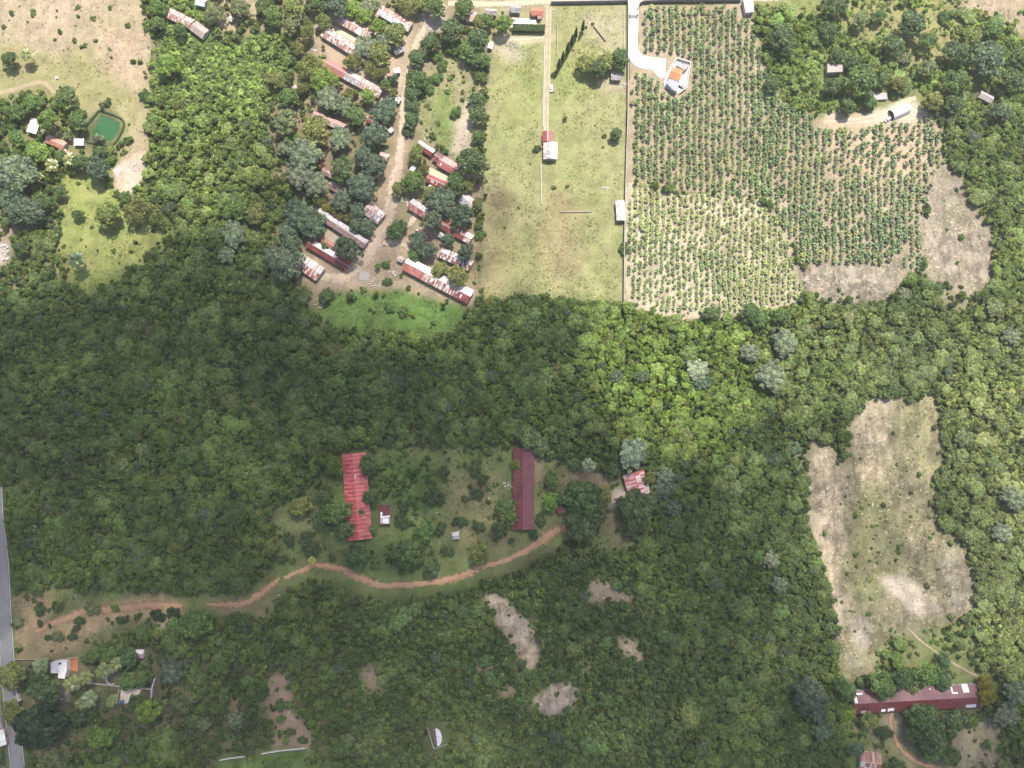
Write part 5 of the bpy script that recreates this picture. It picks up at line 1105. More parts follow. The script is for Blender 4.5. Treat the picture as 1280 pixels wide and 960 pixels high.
def tree(px, py, d, kind, tint, name=None, ht=None, grp='single trees and shrubs told apart from the wood'):
    """px,py: crown centre in the photo; d: crown diameter in photo pixels"""
    R = d*MPP/2*1.02; rnd = random.random
    if name is None: name = {'palm': 'palm_tree', 'cypress': 'cypress_tree', 'bushy': 'shrub', 'shrub': 'shrub', 'shrub2': 'shrub'}.get(kind, 'broadleaf_tree')
    col = TINT[tint]; q = random.uniform(.88, 1.12); col = [min(.5, c*q*random.uniform(.95, 1.05)) for c in col]
    if kind == 'palm': sx, sz = R*.95, max(4.2, R*1.3)/1.7*1.3; ch = sz*1.7; cm, tm = PALMC, PALMT
    elif kind == 'cypress': sx, sz = R, (ht or 11)/8.0; ch = 1.0; cm, tm = CYP, CYPT
    elif kind in SHR: sx, sz = R, R*random.uniform(.8, 1.05); ch = sz*.4; cm, tm = SHR[kind], TK
    else:
        cm, tm = CR[kind]; asp = {'feather': .85, 'round': 1.0}.get(kind, .95)*random.uniform(.9, 1.05); sx, sz = R, max(R*asp, 1.2); ch = sz*1.1
    x, y = G(px, py, ch); z = hz1(x, y)
    size = 'very large' if d >= 44 else 'large' if d >= 30 else 'medium' if d >= 20 else 'small' if d >= 12 else 'tiny'
    kindw = {'palm': 'palm tree', 'cypress': 'narrow cypress', 'feather': 'feathery tree', 'round': 'round tree', 'airy': 'loose tree', 'dome': 'leafy tree', 'dome2': 'broad tree'}.get(kind, 'shrub' if name == 'shrub' else 'tree')
    t = thing(name, None, {'palm_tree': 'palm', 'cypress_tree': 'cypress', 'shrub': 'shrub'}.get(name, 'tree'), (x, y, z), random.uniform(0, 2*PI), grp)
    queue_label(t, f'{size} {CNAME[tint]} {kindw}', px, py)
    o = link('fronds' if kind == 'palm' else 'foliage' if name == 'shrub' else 'crown', cm, t, scale=(sx*random.uniform(.88, 1.14), sx*random.uniform(.88, 1.14), sz)); o['tint'] = [*col, 1.0]
    link('stem' if name == 'shrub' else 'trunk', tm, t, scale=(sx*.8, sx*.8, sz*(.35 if name == 'shrub' else 1.0)))
    TREES.append((x, y, R)); return t
KIN = dict(D='dome', E='dome2', R='round', F='feather', A='airy', P='palm', B='bushy', s='shrub2', C='cypress', m='small', n='small2', w='wispy')
TN = dict(d='dark', m='mid', b='bright', o='olive', y='yellow', g='gold', B='blue', G='bluegreen', e='grey', w='brown', p='pale', l='lime', v='vdark', r='orange', s='silver')
LIST = """
12,74,22,Dd 33,68,18,Po 84,122,32,Dm 61,151,30,Rb 97,150,24,Dm 134,129,10,Bd 121,172,13,mB 124,190,18,Dd 138,188,14,Do 180,118,14,nd 122,210,31,RG 100,203,24,Dd 85,200,18,Po 84,170,12,ne 160,176,16,sm
15,215,46,EB 45,221,18,Py 198,10,24,Dm 196,30,22,Dm 225,37,20,Dd 268,17,28,Ae 210,82,30,Db 40,130,26,Dm 20,140,24,Dm 48,190,26,Db 30,205,24,Db 20,172,22,Dm 64,206,18,Po 75,195,18,Dm 10,245,34,EG 38,262,34,EG 60,255,22,Dd 97,268,16,Dd 72,290,14,Bd 95,325,24,Pd 62,337,14,Bd 135,268,32,Do 172,262,34,Ao 195,270,26,Ao 155,247,18,Dm 20,265,30,DG 75,240,18,Dd 28,310,22,Dd
385,38,24,Ao 404,26,24,Ao 365,32,24,De 387,82,34,Ao 401,99,30,Dl 411,122,38,FB 427,131,28,FB 436,117,20,Ao 440,77,24,Ao 463,84,22,Ao 476,90,20,Ao 455,57,30,FB 480,50,26,FB 473,34,22,Rl 495,42,28,Do 440,11,22,Dl 455,20,22,Dl 460,6,26,FB 475,67,28,Do 492,98,15,nG 482,107,15,Rm 492,116,13,Ro 460,120,22,Db 357,154,36,Re 395,162,36,Do 425,172,32,FB 380,192,44,FB 357,182,22,FB 374,217,36,FB 395,230,34,FB 467,167,36,FG 480,137,34,FG 445,145,24,Dm 467,207,32,DG 453,196,26,DG 427,212,32,Dd 452,232,40,FG 397,200,20,Ar 366,171,18,Db 415,100,20,Dl 345,100,26,Do 360,122,26,Dm 340,20,26,Dm 300,10,26,De 365,10,28,Do 395,4,28,Dm 420,6,30,DG 330,8,22,Dd 372,60,20,Ao 378,110,20,Ao
521,72,23,Dd 520,100,28,Dd 516,118,26,Dd 517,134,22,Dd 514,148,21,Dd 510,165,15,Bd 537,55,24,Dd 540,46,16,Bd 565,38,32,Dd 597,50,30,Dd 585,62,26,Dm 600,75,24,Dm 600,95,19,Bm 597,125,23,Dd 597,143,26,Dd 597,170,17,Dm 590,203,42,Dd 570,140,16,Bm 570,230,28,Dd 520,192,22,Do 530,211,15,Ao 517,227,28,Dm 497,236,18,Do 630,30,24,Rb 607,26,22,Dm 545,8,26,Dm 580,10,26,Dm 525,6,22,Do 508,10,24,Ao 600,28,20,Do 553,82,18,Bm 545,98,18,Bm 535,110,18,Bm 545,70,18,Bm 565,60,22,Bm 526,116,16,Bm 555,190,13,sm 540,170,12,sm
374,267,40,FG 392,281,33,DG 360,290,26,DG 365,305,26,DG 342,320,32,FG 360,331,38,DG 407,259,13,Ay 396,291,8,my 434,311,32,RG 427,250,30,FG 447,265,25,DG 457,282,27,FG 445,281,20,DG 495,287,23,Dd 504,281,16,Ao 540,276,27,RB 522,300,28,FG 533,312,26,DG 517,319,16,Dm 552,250,38,FG 538,243,22,Do 577,270,30,RG 560,300,19,DG 582,316,23,RG 572,345,28,Do 550,337,20,Do 600,294,15,Bm 482,331,11,Bm 484,352,12,Bm 361,357,15,Rl 407,369,17,Dd 487,385,15,Bm 504,390,15,Bm 417,262,16,Ao 425,268,16,Aw 397,250,16,Ao 404,312,18,Bm 585,232,18,Do 597,255,16,Do 291,292,36,FB 283,318,26,FB 318,268,24,Do 325,225,26,Do 300,260,30,Dm
734,80,26,Do 747,86,26,Dd 758,76,24,Do 775,74,26,Dd 770,167,17,Dd 671,186,12,Bd 706,149,7,Bd 780,311,16,Bm 709,233,5,Bm 698,85,6,Cd 703,76,6,Cd 709,65,6,Cd 714,56,6,Cd 719,47,6,Cd 728,38,6,Cd 733,34,5,sm 741,30,5,sm 693,93,10,sm
1076,24,25,De 1140,30,36,Dd 1035,38,24,Dd 1117,57,28,Dd 1044,8,27,Dd 975,45,34,Dd 982,61,22,Dd 1047,69,20,Dd 1067,77,22,Dd 1077,100,40,Dm 1042,107,25,Dd 1103,100,21,Dd 1125,105,21,Do 1132,72,17,Fe 1160,85,26,De 1195,65,31,Dd 1235,72,42,DG 1215,47,28,Do 1240,36,26,Dm 1195,102,34,Dm 1167,126,27,Do 1192,128,24,Dd 1275,70,24,Dm 1088,128,16,Dm 1060,132,22,Dm 1265,100,30,Dd 1250,140,26,DG 1100,20,18,Dm 1180,20,18,Bm 1160,50,22,Dm 1178,150,14,Bd 965,105,20,Dd
1202,296,9,Bm 1132,367,19,FB 982,428,34,FB 965,470,42,FB 1172,361,18,Bd 937,390,26,Dd 890,392,21,Dd 937,440,28,FB 872,462,29,Fs 878,478,24,FG 950,400,24,Dm 975,395,24,Dm 1245,385,26,Fp 1265,420,26,FB
791,567,38,Fs 832,595,23,FB 830,611,25,FG 842,635,25,FG 726,622,44,Ed 732,655,42,Ed 755,620,20,Do 795,640,44,Ed 736,582,20,Pp 662,546,32,Ap 676,558,24,Ap 646,581,15,Al 690,627,21,Db 767,588,19,Dd 812,597,18,Ao 855,687,24,Al 815,622,18,Ae 780,632,22,Dd 650,605,6,sm 690,600,20,Dm 676,650,15,Bd 625,660,22,Dd 668,668,16,sG
417,580,29,Al 461,582,25,Dd 420,640,32,Dm 376,632,26,Do 407,620,25,Dd 402,651,21,Dd 430,662,25,Dd 464,622,22,Dd 466,662,13,Ae 445,695,32,Dd 505,636,15,Bd 502,651,21,Bd 530,665,30,Dm 510,692,36,Em 555,590,15,Bd 542,622,23,Bd 594,585,20,Bd 603,600,15,Bd 596,617,17,Bd 582,624,9,Bd 577,652,16,Bd 599,659,15,Bd 550,661,15,Bd 559,689,15,Bd 600,692,25,Ro 635,645,22,Dm 382,669,11,Bd 389,685,22,Bd 354,700,11,Bd 361,674,16,Bd 390,701,10,Py 415,697,9,Bd 470,600,16,Bm 450,640,14,Dd 632,632,22,Dm 540,710,24,Dd 490,600,18,sm 515,590,18,sm 500,610,18,sm
50,779,8,Bd 62,782,6,Bd 99,776,14,Bd 95,786,10,Bd 90,796,12,Bd 60,797,8,Bd 72,795,16,Be 116,760,18,Be 144,760,11,Bb 135,774,6,Bd 150,775,11,Bd 158,774,9,Bd 172,771,10,Bd 185,780,9,Bd 197,769,18,Bv 217,767,18,Bv 50,761,16,Bd 72,758,14,Bm 22,777,14,Fp 245,780,36,Dm 305,777,26,Bd 15,845,34,Do 51,832,20,Pp 22,843,18,Po 111,874,22,Pp 130,838,20,Po 145,830,18,Po 107,848,20,Po 90,855,20,Po 140,876,16,Po 56,862,40,Dd 45,908,52,Ev 18,892,28,Do 120,818,22,Dm 136,820,22,Dm 160,822,24,Dd 160,852,22,Dm 180,848,22,Dm 212,840,36,FG 187,887,32,Rl 228,880,30,Ae 294,901,22,FB 255,905,18,Fe 125,920,28,Db 145,915,14,Rb 68,952,36,Ae 278,828,30,Dm 172,880,24,Dd 100,880,16,Po 96,895,24,Dd 330,806,18,Bd 350,760,14,Bd 340,833,14,Bd 328,870,14,Bd 350,882,14,Bd 362,915,12,Bd 378,925,12,Bd
1057,862,27,Dd 1062,892,18,Al 1014,870,46,FG 1022,892,26,FG 1029,915,25,FG 1087,900,22,Do 1105,915,19,Bd 1103,856,32,Dm 1128,848,28,Dd 1143,858,19,Ap 1160,843,32,Dm 1180,853,20,Dd 1235,868,27,Ag 1231,853,20,Ag 1259,895,29,FB 1272,866,30,FB 1180,827,20,Dd 1155,900,34,Dd 1145,915,26,Dd 1165,920,34,Dd 1190,902,32,Dd 1160,890,20,Dd 1205,895,16,Dd 975,732,24,FB 965,700,22,FB 1269,622,36,FB 1254,666,26,FB 1206,547,24,Fp 1016,542,20,Ap 1168,938,26,Dm 1188,945,24,Dm 1123,958,22,Bd 1070,935,20,DG
"""
for e in LIST.split():
    a, b, c, k = e.split(','); tree(float(a), float(b), float(c), KIN[k[0]], TN[k[1]], 'shrub' if k[0] == 'm' and float(c) < 9 else None)
hd = None
def hedge():
    a, b = np.array(G(641,37)), np.array(G(681,38)); c = (a+b)/2; L = np.linalg.norm(b-a); r = np.random.default_rng(3); n = 2600
    t = thing('hedge', 'straight clipped hedge below the white yard at top centre', 'hedge', (*c, hz1(*c)), math.atan2(b[1]-a[1], b[0]-a[0]))
    P = np.stack([r.uniform(-L/2, L/2, n), r.uniform(-2.0, 2.0, n), r.uniform(.1, 2.6, n)], 1); top = r.random(n) < .5; P[top, 2] = 2.5+r.normal(size=top.sum())*.12
    sd = ~top; P[sd, 1] = np.sign(P[sd, 1])*(2.0+r.normal(size=sd.sum())*.12); NR = np.where(top[:, None], [0, 0, 1], np.stack([0*P[:, 1], np.sign(P[:, 1]), 0*P[:, 1]], 1))+r.normal(size=(n, 3))*.4
    V, F = quads(P, NR, .5*r.uniform(.6, 1.4, n), .75, 9); o = link('foliage', mesh_np('hedge_leaves', V, F, [LEAF], r.random(n)), t); o['tint'] = [.05, .085, .026, 1]
    s = MB()
    for k in range(int(L/1.2)): s.cyl(-L/2+.6+k*1.2, 0, -.2, 1.8, .06, .03, 6)
    s.build('stems', BARK, t); block_poly([tuple(c+q) for q in (np.array((-L/2-1, -3)), np.array((L/2+1, -3)), np.array((L/2+1, 3)), np.array((-L/2-1, 3)))])
hedge()
flush_labels()
# ------------------------------------------------------------------ stuff: woods, scrub, grass, straw, the rest of the crop
def scatter(name, P, ROT, SCL, IDX, TNT, srcs):
    """one object; srcs = list of tuples of meshes instanced together"""
    me = bpy.data.meshes.new(name); me.vertices.add(len(P)); me.vertices.foreach_set('co', np.asarray(P, np.float32).ravel())
    def at(nm, ty, arr, key):
        a = me.attributes.new(nm, ty, 'POINT'); a.data.foreach_set(key, np.ascontiguousarray(arr).ravel())
    R3 = np.zeros((len(P), 3), np.float32); R3[:, 2] = ROT
    at('rot', 'FLOAT_VECTOR', R3, 'vector'); at('scl', 'FLOAT_VECTOR', np.asarray(SCL, np.float32), 'vector'); at('kindno', 'INT', np.asarray(IDX, np.int32), 'value')
    c4 = np.ones((len(P), 4), np.float32); c4[:, :3] = TNT; at('tint', 'FLOAT_COLOR', c4, 'color')
    o = link(name, me); tag(o, kind='stuff')
    ng = bpy.data.node_groups.new(name, 'GeometryNodeTree'); ng.interface.new_socket('Geometry', in_out='INPUT', socket_type='NodeSocketGeometry'); ng.interface.new_socket('Geometry', in_out='OUTPUT', socket_type='NodeSocketGeometry')
    gi = ng.nodes.new('NodeGroupInput'); go = ng.nodes.new('NodeGroupOutput'); jn = ng.nodes.new('GeometryNodeJoinGeometry')
    def na(nm, ty): n = ng.nodes.new('GeometryNodeInputNamedAttribute'); n.data_type = ty; n.inputs['Name'].default_value = nm; return [s for s in n.outputs if s.enabled][0]
    rot = na('rot', 'FLOAT_VECTOR'); scl = na('scl', 'FLOAT_VECTOR'); kn = na('kindno', 'INT')
    e2r = ng.nodes.new('FunctionNodeEulerToRotation'); ng.links.new(rot, e2r.inputs[0])
    for k, obs in enumerate(srcs):
        cmp_ = ng.nodes.new('FunctionNodeCompare'); cmp_.data_type = 'INT'; cmp_.operation = 'EQUAL'
        ins = [s for s in cmp_.inputs if s.enabled]; ng.links.new(kn, ins[0]); ins[1].default_value = k
        for ob in obs:
            oi = ng.nodes.new('GeometryNodeObjectInfo'); oi.transform_space = 'ORIGINAL'; oi.inputs['Object'].default_value = ob; oi.inputs['As Instance'].default_value = True
            ip = ng.nodes.new('GeometryNodeInstanceOnPoints'); ng.links.new(gi.outputs[0], ip.inputs['Points']); ng.links.new(cmp_.outputs[0], ip.inputs['Selection'])
            ng.links.new(oi.outputs['Geometry'], ip.inputs['Instance']); ng.links.new(e2r.outputs[0], ip.inputs['Rotation']); ng.links.new(scl, ip.inputs['Scale'])
            ng.links.new(ip.outputs[0], jn.inputs[0])
    ng.links.new(jn.outputs[0], go.inputs[0]); md = o.modifiers.new('scatter', 'NODES'); md.node_group = ng
    return o
def src(me): return bpy.data.objects.new(me.name, me)      # mesh library entry, not linked into the scene
def grid_pts(step, x0, x1, y0, y1, seed, jit=.9):
    r = np.random.default_rng(seed); a = np.arange(x0, x1, step); b = np.arange(y0, y1, step*.87); X, Y = np.meshgrid(a, b); X = X+(np.arange(len(b)) % 2)[:, None]*step/2
    X = (X+r.uniform(-.5, .5, X.shape)*step*jit).ravel(); Y = (Y+r.uniform(-.5, .5, Y.shape)*step*jit).ravel(); return X, Y, r
TA = np.array(TREES)
def clear_of_trees(X, Y, f=.75):
    ok = np.ones(len(X), bool)
    for x, y, R in TREES: ok &= (X-x)**2+(Y-y)**2 > (R*f)**2
    return ok
def inview(X, Y, m=70):
    px, py = Ginv(X, Y); return (px > -m/MPP) & (px < 1280+m/MPP) & (py > -m/MPP) & (py < 960+m/MPP)
NP_ = blur(NOPLANT.astype(float), 1) > .02
# woods
X, Y, r = grid_pts(2.7, X0+2, X1-2, Y0+2, Y1-2, 101)
fo = samp(FO, X, Y); ok = (r.random(len(X)) < fo) & ~samp(NP_, X, Y) & inview(X, Y, 55) & clear_of_trees(X, Y)
X, Y = X[ok], Y[ok]; n = len(X)
big = fbm(X, Y, 45, 3, 131); R = (1.15+1.5*r.random(n)**1.9)*(.8+.45*big); edge = blur(NOPLANT.astype(float), 2); R *= np.where(samp(edge, X, Y) > .01, .7, 1)
T = samp(TI, X, Y)*np.array((1.52, 1.57, 1.68)); q = fbm(X, Y, 38, 3, 141); q2 = r.random(n)
def to(T, m, col, k): T[m] = T[m]*(1-k)+np.array(col)*k
to(T, q < .42, TINT['dark'], .3); to(T, q > .6, TINT['bright'], .2); to(T, q2 < .10, TINT['olive'], .5); to(T, (q2 > .10) & (q2 < .2), TINT['dark'], .5); to(T, (q2 > .2) & (q2 < .25), TINT['bluegreen'], .9)
to(T, (q2 > .25) & (q2 < .27), TINT['grey'], .7); to(T, (q2 > .28) & (q2 < .32), TINT['lime'], .25); to(T, (q2 > .34) & (q2 < .35), TINT['brown'], .6)
T *= (.78+.44*fbm(X, Y, 70, 3, 241))[:, None]; T *= r.uniform(.87, 1.13, (n, 1))*(1+r.normal(size=(n, 3))*.03)
KS = ['small', 'small2', 'small3', 'wispy', 'dome2', 'round', 'airy']; IDX = r.choice(7, n, p=[.27, .28, .19, .11, .08, .02, .05]); R = np.where(IDX >= 4, R*1.75, R)
S = np.stack([R*r.uniform(.9, 1.1, n), R*r.uniform(.9, 1.1, n), (2.1+.16*R+1.1*(fbm(X, Y, 16, 3, 191)-.5))*r.uniform(.86, 1.14, n)], 1)
SRC = {}
for k in KS:
    if k not in SRC: SRC[k] = (src(CR[k][0]), src(CR[k][1]))
scatter('forest', np.stack([X, Y, hz(X, Y)-.1], 1), r.uniform(0, 2*PI, n), S, IDX, T, [SRC[k] for k in KS]); NF = n
# scrub
X, Y, r = grid_pts(2.5, X0+2, X1-2, Y0+2, Y1-2, 102)
sc = samp(SCR, X, Y); ok = (r.random(len(X)) < np.where(sc > .75, .97, sc*.85)) & ~samp(NP_, X, Y) & inview(X, Y, 45) & clear_of_trees(X, Y, .6); X, Y = X[ok], Y[ok]; n = len(X)
R = (.7+1.25*r.random(n)**1.6)*np.where(samp(SCR, X, Y) > .75, 1.3, 1); T = samp(TI, X, Y)*np.array((1.5, 1.56, 1.6)); q2 = r.random(n); q = fbm(X, Y, 22, 3, 151)
to(T, q < .42, TINT['dark'], .4); to(T, q2 < .1, TINT['olive'], .6); to(T, (q2 > .1) & (q2 < .2), TINT['dark'], .7); to(T, (q2 > .2) & (q2 < .3), TINT['lime'], .5); to(T, (q2 > .3) & (q2 < .36), TINT['pale'], .5); T *= r.uniform(.8, 1.22, (n, 1))
scatter('scrub', np.stack([X, Y, hz(X, Y)-.1], 1), r.uniform(0, 2*PI, n), np.stack([R, R, R*r.uniform(.8, 1.5, n)], 1), r.choice(2, n), T, [(src(SHR['shrub']),), (src(SHR['shrub2']),)]); NS = n
# grass
X, Y, r = grid_pts(1.5, X0+2, X1-2, Y0+2, Y1-2, 103)
cl = fbm(X, Y, 9, 4, 161); ok = (r.random(len(X)) < samp(GRA, X, Y)*np.clip((cl-.38)*4, 0, 1)*.75) & ~samp(NP_, X, Y) & inview(X, Y, 25); X, Y = X[ok], Y[ok]; n = len(X)
gc = samp(C, X, Y); T = gc*.55+np.array((.085, .12, .035))*.45; T *= r.uniform(.65, 1.25, (n, 1)); k = r.uniform(.5, 1.25, n)
scatter('grass', np.stack([X, Y, hz(X, Y)], 1), r.uniform(0, 2*PI, n), np.stack([k, k, k], 1), r.choice(2, n), T, [(src(m),) for m in GRASS]); NG = n
# dry stalks
X, Y, r = grid_pts(1.1, X0+2, X1-2, Y0+2, Y1-2, 104)
cl = fbm(X, Y, 7, 4, 171); ok = (r.random(len(X)) < samp(STU, X, Y)*np.clip((cl-.3)*3, 0, 1)*.8) & ~samp(NP_, X, Y) & inview(X, Y, 20); X, Y = X[ok], Y[ok]; n = len(X)
gc = samp(C, X, Y); T = gc*.6+np.array((.38, .33, .27))*.4; u = r.random(n); T[u < .3] *= np.array((.38, .36, .3)); T[u > .74] = (.47, .41, .32); T *= r.uniform(.75, 1.3, (n, 1)); k = r.uniform(.4, .85, n)
scatter('dry_stubble', np.stack([X, Y, hz(X, Y)], 1), r.uniform(0, 2*PI, n), np.stack([k, k, k], 1), r.choice(2, n), np.minimum(T, .75), [(src(m),) for m in STRAWS]); ND = n
# plantation
PL1 = [(798,8),(932,8),(944,40),(956,90),(978,128),(1040,152),(1100,152),(1162,148),(1182,172),(1184,200),(1166,214),(1154,262),(1148,300),(1152,335),(1140,352),(1128,330),(1134,304),(1104,330),(1000,328),(984,292),(962,254),(940,247),(783,224),(787,88),(800,92),(826,106),(836,84),(812,78),(800,60)]
PL2 = [(783,227),(850,240),(905,243),(946,250),(970,275),(986,312),(1001,356),(998,374),(960,386),(900,391),(830,388),(783,370)]
cp = []
rr = np.random.default_rng(77)
for poly, rs, ps, p_, R0 in ((PL1, 8.0, 3.9, .95, 1.86), (PL2, 7.0, 3.8, .98, 1.52)):
    P = np.array(poly, float); cx = np.arange(780, 1200, rs)
    for x0 in cx:
        for y0 in np.arange(0, 400, ps):
            sk = (y0-200)*(-.012); px = x0+sk+rr.normal()*.8+4*(float(vnoise(np.array([x0/60.]), np.array([y0/45.]), 5)[0])-.5); py = y0+rr.normal()*1.0
            cp.append((px, py, R0*rr.uniform(.65, 1.22), p_, 0 if poly is PL1 else 1))
cp = np.array(cp); keep = np.zeros(len(cp), bool)
keep[cp[:, 4] == 0] = inpoly(cp[cp[:, 4] == 0, 0], cp[cp[:, 4] == 0, 1], PL1); keep[cp[:, 4] == 1] = inpoly(cp[cp[:, 4] == 1, 0], cp[cp[:, 4] == 1, 1], PL2)
gXY = np.array([G(a, b) for a, b in cp[:, :2]]); dn = fbm(gXY[:, 0], gXY[:, 1], 26, 3, 181); dm = np.clip((dn-.2)*3.2, .86, 1.0)
orch = (cp[:, 0] > 1030) & (cp[:, 1] < 225)
keep &= (rr.random(len(cp)) < cp[:, 3]*np.where(orch, .75, 1)*np.where(cp[:, 4] == 1, dm, np.minimum(1, dm+.35))) & ~samp(NP_, gXY[:, 0], gXY[:, 1])
cp, gXY, dn = cp[keep], gXY[keep], dn[keep]; n = len(cp)
R = cp[:, 2]*(.75+.5*dn)*np.where((cp[:, 0] > 960) & (cp[:, 1] > 200), .95, 1); T = np.array((.07, .108, .032))*np.ones((n, 3)); T[cp[:, 4] == 1] = (.15, .175, .06); lo = (cp[:, 0] < 900) & (cp[:, 1] > 300); T[lo] = (.1, .14, .045)
u = rr.random(n); T[u < .12] = (.13, .14, .04); T *= rr.uniform(.68, 1.25, (n, 1)); T *= (.8+.4*fbm(gXY[:, 0], gXY[:, 1], 18, 3, 231))[:, None]; K = rr.choice(5, n); ROT = rr.uniform(0, 2*PI, n); Z = hz(gXY[:, 0], gXY[:, 1])
order = np.argsort(-R*(1+cp[:, 1]/3000)); mine = order[:300]; rest = order[300:]
for i in mine:
    t = thing('crop_plant', 'broad leaved green crop plant in the planted rows, among the largest of the rows', 'crop plant', (gXY[i, 0], gXY[i, 1], Z[i]), ROT[i], 'crop plants in the planted rows')
    o = link('leaves', CROPS[K[i]], t, scale=(R[i], R[i], R[i]*1.1)); o['tint'] = [*T[i], 1.0]; link('stem', STEM, t, scale=(R[i], R[i], R[i]))
st = src(STEM)
scatter('crop_rows', np.stack([gXY[rest, 0], gXY[rest, 1], Z[rest]], 1), ROT[rest], np.stack([R[rest], R[rest], R[rest]*1.1], 1), K[rest], T[rest], [(src(m), st) for m in CROPS])
print('COUNTS trees', len(TREES), 'forest', NF, 'scrub', NS, 'grass', NG, 'straw', ND, 'crop', n)
# ================================================================== SKY, SUN, CLOUDS, CAMERA
W = bpy.data.worlds.new('World'); SC.world = W; W.use_nodes = True; nt = W.node_tree; bg = nt.nodes['Background']
sky = nt.nodes.new('ShaderNodeTexSky'); sky.sky_type = 'NISHITA'; sky.sun_disc = False; sky.sun_elevation = SUN_EL; sky.sun_rotation = SUN_AZ; sky.altitude = 200; sky.air_density = 1.0; sky.dust_density = 3.0; sky.ozone_density = .8
nt.links.new(sky.outputs[0], bg.inputs[0]); bg.inputs[1].default_value = 0.12
L = bpy.data.lights.new('sun', 'SUN'); L.energy = 4.8; L.angle = math.radians(.6); L.color = (1, .96, .89); lo = bpy.data.objects.new('sun', L); COL.objects.link(lo)
lo.rotation_euler = (-SUNV).to_track_quat('-Z', 'Y').to_euler(); lo.location = SUNV*500
# clouds that stand between the sun and the land, far above the camera; (polygon of their shadow in photo positions, softness m, how thick 0..1)
CLOUD = [
 ([(-200,348),(0,366),(60,366),(108,350),(165,326),(192,306),(218,290),(300,300),(350,345),(410,384),(470,398),(560,395),(600,378),(660,368),(720,372),(756,392),(770,420),(742,452),(738,500),(770,545),(830,575),(880,560),(930,600),(950,690),(1000,760),(1020,840),(1080,850),(1290,835),(1480,850),(1480,1200),(-200,1200)], 22, .865),
 ([(270,245),(330,215),(400,215),(460,225),(520,225),(600,225),(660,270),(670,330),(640,372),(590,385),(540,372),(500,382),(400,384),(340,340),(290,305)], 18, .42),
 ([(480,365),(510,355),(560,365),(580,385),(540,395),(500,395)], 10, -.35),
 ([(570,372),(660,362),(760,388),(768,420),(740,450),(730,480),(640,470),(560,440)], 16, -.18),
 ([(880,470),(940,500),(1000,540),(1015,640),(1010,720),(1030,800),(1000,860),(960,800),(930,700),(880,600),(860,540)], 16, .42),
 ([(1000,560),(1060,600),(1150,610),(1180,690),(1110,720),(1060,730),(1010,700)], 16, .42),
 ([(980,410),(1080,410),(1180,430),(1180,470),(1060,500),(980,480)], 14, .3),
 ([(640,250),(720,260),(725,330),(660,340)], 14, .25),
 ([(1000,490),(1180,470),(1230,620),(1240,860),(1000,860)], 20, .3),
 ([(560,650),(850,640),(900,760),(880,900),(700,960),(500,900)], 30, -.12),
]
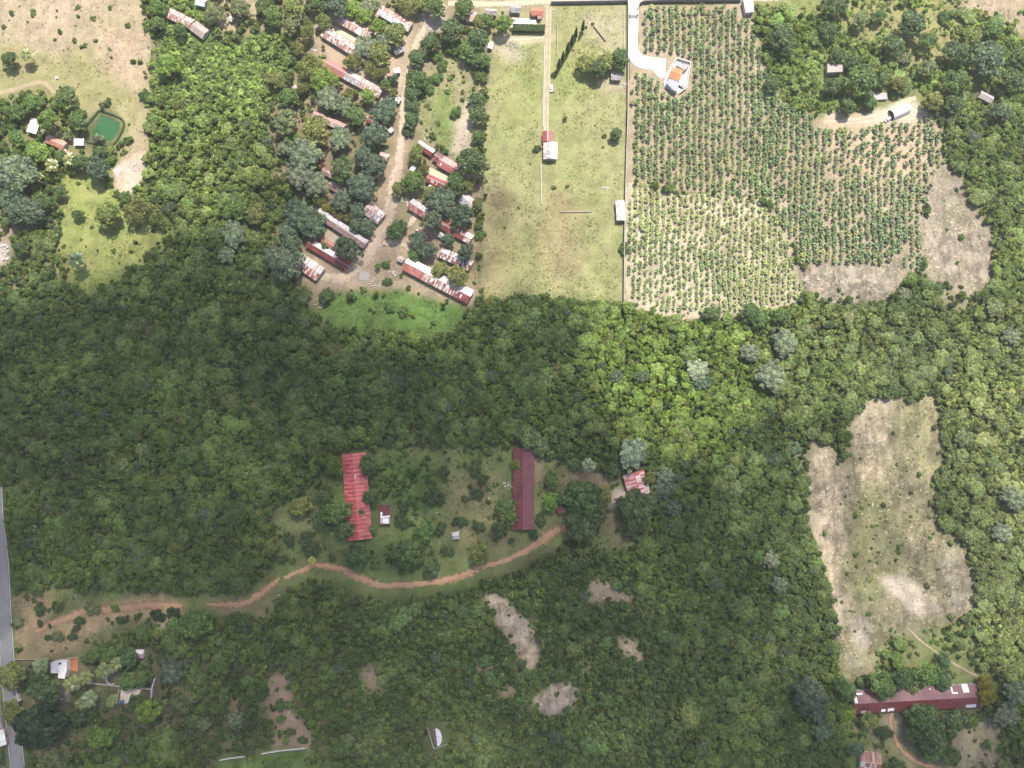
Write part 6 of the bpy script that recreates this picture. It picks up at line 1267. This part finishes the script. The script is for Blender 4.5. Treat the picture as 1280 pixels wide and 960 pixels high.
def clouds():
    cg = 4.0; ax = np.arange(-420, 420, cg); ay = np.arange(-300, 380, cg); X, Y = np.meshgrid(ax, ay); px, py = Ginv(X, Y); D = np.zeros_like(X)
    wa, wb = (fbm(X, Y, 55, 4, 201)-.5)*70, (fbm(X, Y, 55, 4, 211)-.5)*70
    for poly, soft, v in CLOUD:
        a = blur(inpoly(px+wa*.45, py+wb*.45, poly).astype(float), max(1, int(soft/cg)))
        D = D+(v-D)*a if v > 0 and v > .8 else (np.maximum(D, v*a) if v > 0 else D*(1+v*a))
    D = np.clip(D+(fbm(X, Y, 50, 3, 221)-.5)*.16*(D > .05), 0, .93)
    tau = -np.log(1-D); r = np.random.default_rng(9); fa = 5.0**2*.62
    lam = tau*cg*cg/fa*1.0; cnt = r.poisson(lam); jj, ii = np.nonzero(cnt); rep = cnt[jj, ii]; jj = np.repeat(jj, rep); ii = np.repeat(ii, rep); n = len(ii)
    gx_, gy_ = ax[ii]+r.uniform(-.5, .5, n)*cg, ay[jj]+r.uniform(-.5, .5, n)*cg
    thick = 40+90*D[jj, ii]; z = 1250+thick*r.random(n)**1.3; S = np.array(SUNV)
    P = np.stack([gx_, gy_, 0*gx_], 1)+S[None]*(z/S[2])[:, None]
    # each puff: a small irregular wisp (tetrahedron)
    B = np.array([(1, 1, 1), (1, -1, -1), (-1, 1, -1), (-1, -1, 1)])/1.6; Q = r.normal(size=(n, 3, 3)); Q, _ = np.linalg.qr(Q)
    V = (P[:, None, :]+np.einsum('kj,njl->nkl', B, Q)*5.0*.62*r.uniform(.7, 1.3, (n, 1, 1))).reshape(-1, 3); b = np.arange(n)[:, None]*4
    F = np.concatenate([b+np.array(q) for q in ((0, 1, 2), (0, 3, 1), (0, 2, 3), (1, 3, 2))])
    m, nt, bs = newmat('cloud'); tr = N(nt, 'ShaderNodeBsdfTranslucent'); tr.inputs[0].default_value = (.9, .9, .9, 1); bs.inputs['Base Color'].default_value = (.9, .9, .9, 1); bs.inputs['Roughness'].default_value = 1
    mx = N(nt, 'ShaderNodeMixShader'); mx.inputs[0].default_value = .5; nt.links.new(bs.outputs[0], mx.inputs[1]); nt.links.new(tr.outputs[0], mx.inputs[2]); nt.links.new(mx.outputs[0], nt.nodes['Material Output'].inputs['Surface'])
    tag(link('cloud', mesh_np('cloud', V, F, [m])), kind='structure'); print('CLOUD puffs', n)
clouds()
cd = bpy.data.cameras.new('camera'); co = bpy.data.objects.new('camera', cd); COL.objects.link(co); SC.camera = co
co.location = (0, 0, CAM_H); co.rotation_euler = (TILT, 0, 0); cd.sensor_fit = 'HORIZONTAL'; cd.angle = 2*math.atan(640/FPX); cd.clip_start = 1; cd.clip_end = 30000
vs = SC.view_settings; vs.view_transform = 'Standard'; vs.look = 'None'; vs.gamma = 1; vs.use_curve_mapping = False; vs.exposure = 1.15
SC.cycles.max_bounces = 6; SC.cycles.diffuse_bounces = 3; SC.cycles.transmission_bounces = 3; SC.cycles.transparent_max_bounces = 4; SC.cycles.use_denoising = True
def haze():
    m = bpy.data.materials.new('haze'); m.use_nodes = True; nt = m.node_tree; nt.nodes.remove(nt.nodes['Principled BSDF'])
    v = nt.nodes.new('ShaderNodeVolumePrincipled'); v.inputs['Color'].default_value = (.92, .92, .9, 1); v.inputs['Density'].default_value = .0001; v.inputs['Anisotropy'].default_value = .15
    nt.links.new(v.outputs[0], nt.nodes['Material Output'].inputs['Volume'])
    b = MB(); b.box(-9600, -9600, -3.2, 9600, 9600, 412); o = b.build('haze', m); tag(o, kind='stuff')
haze()
SC.cycles.volume_bounces = 1
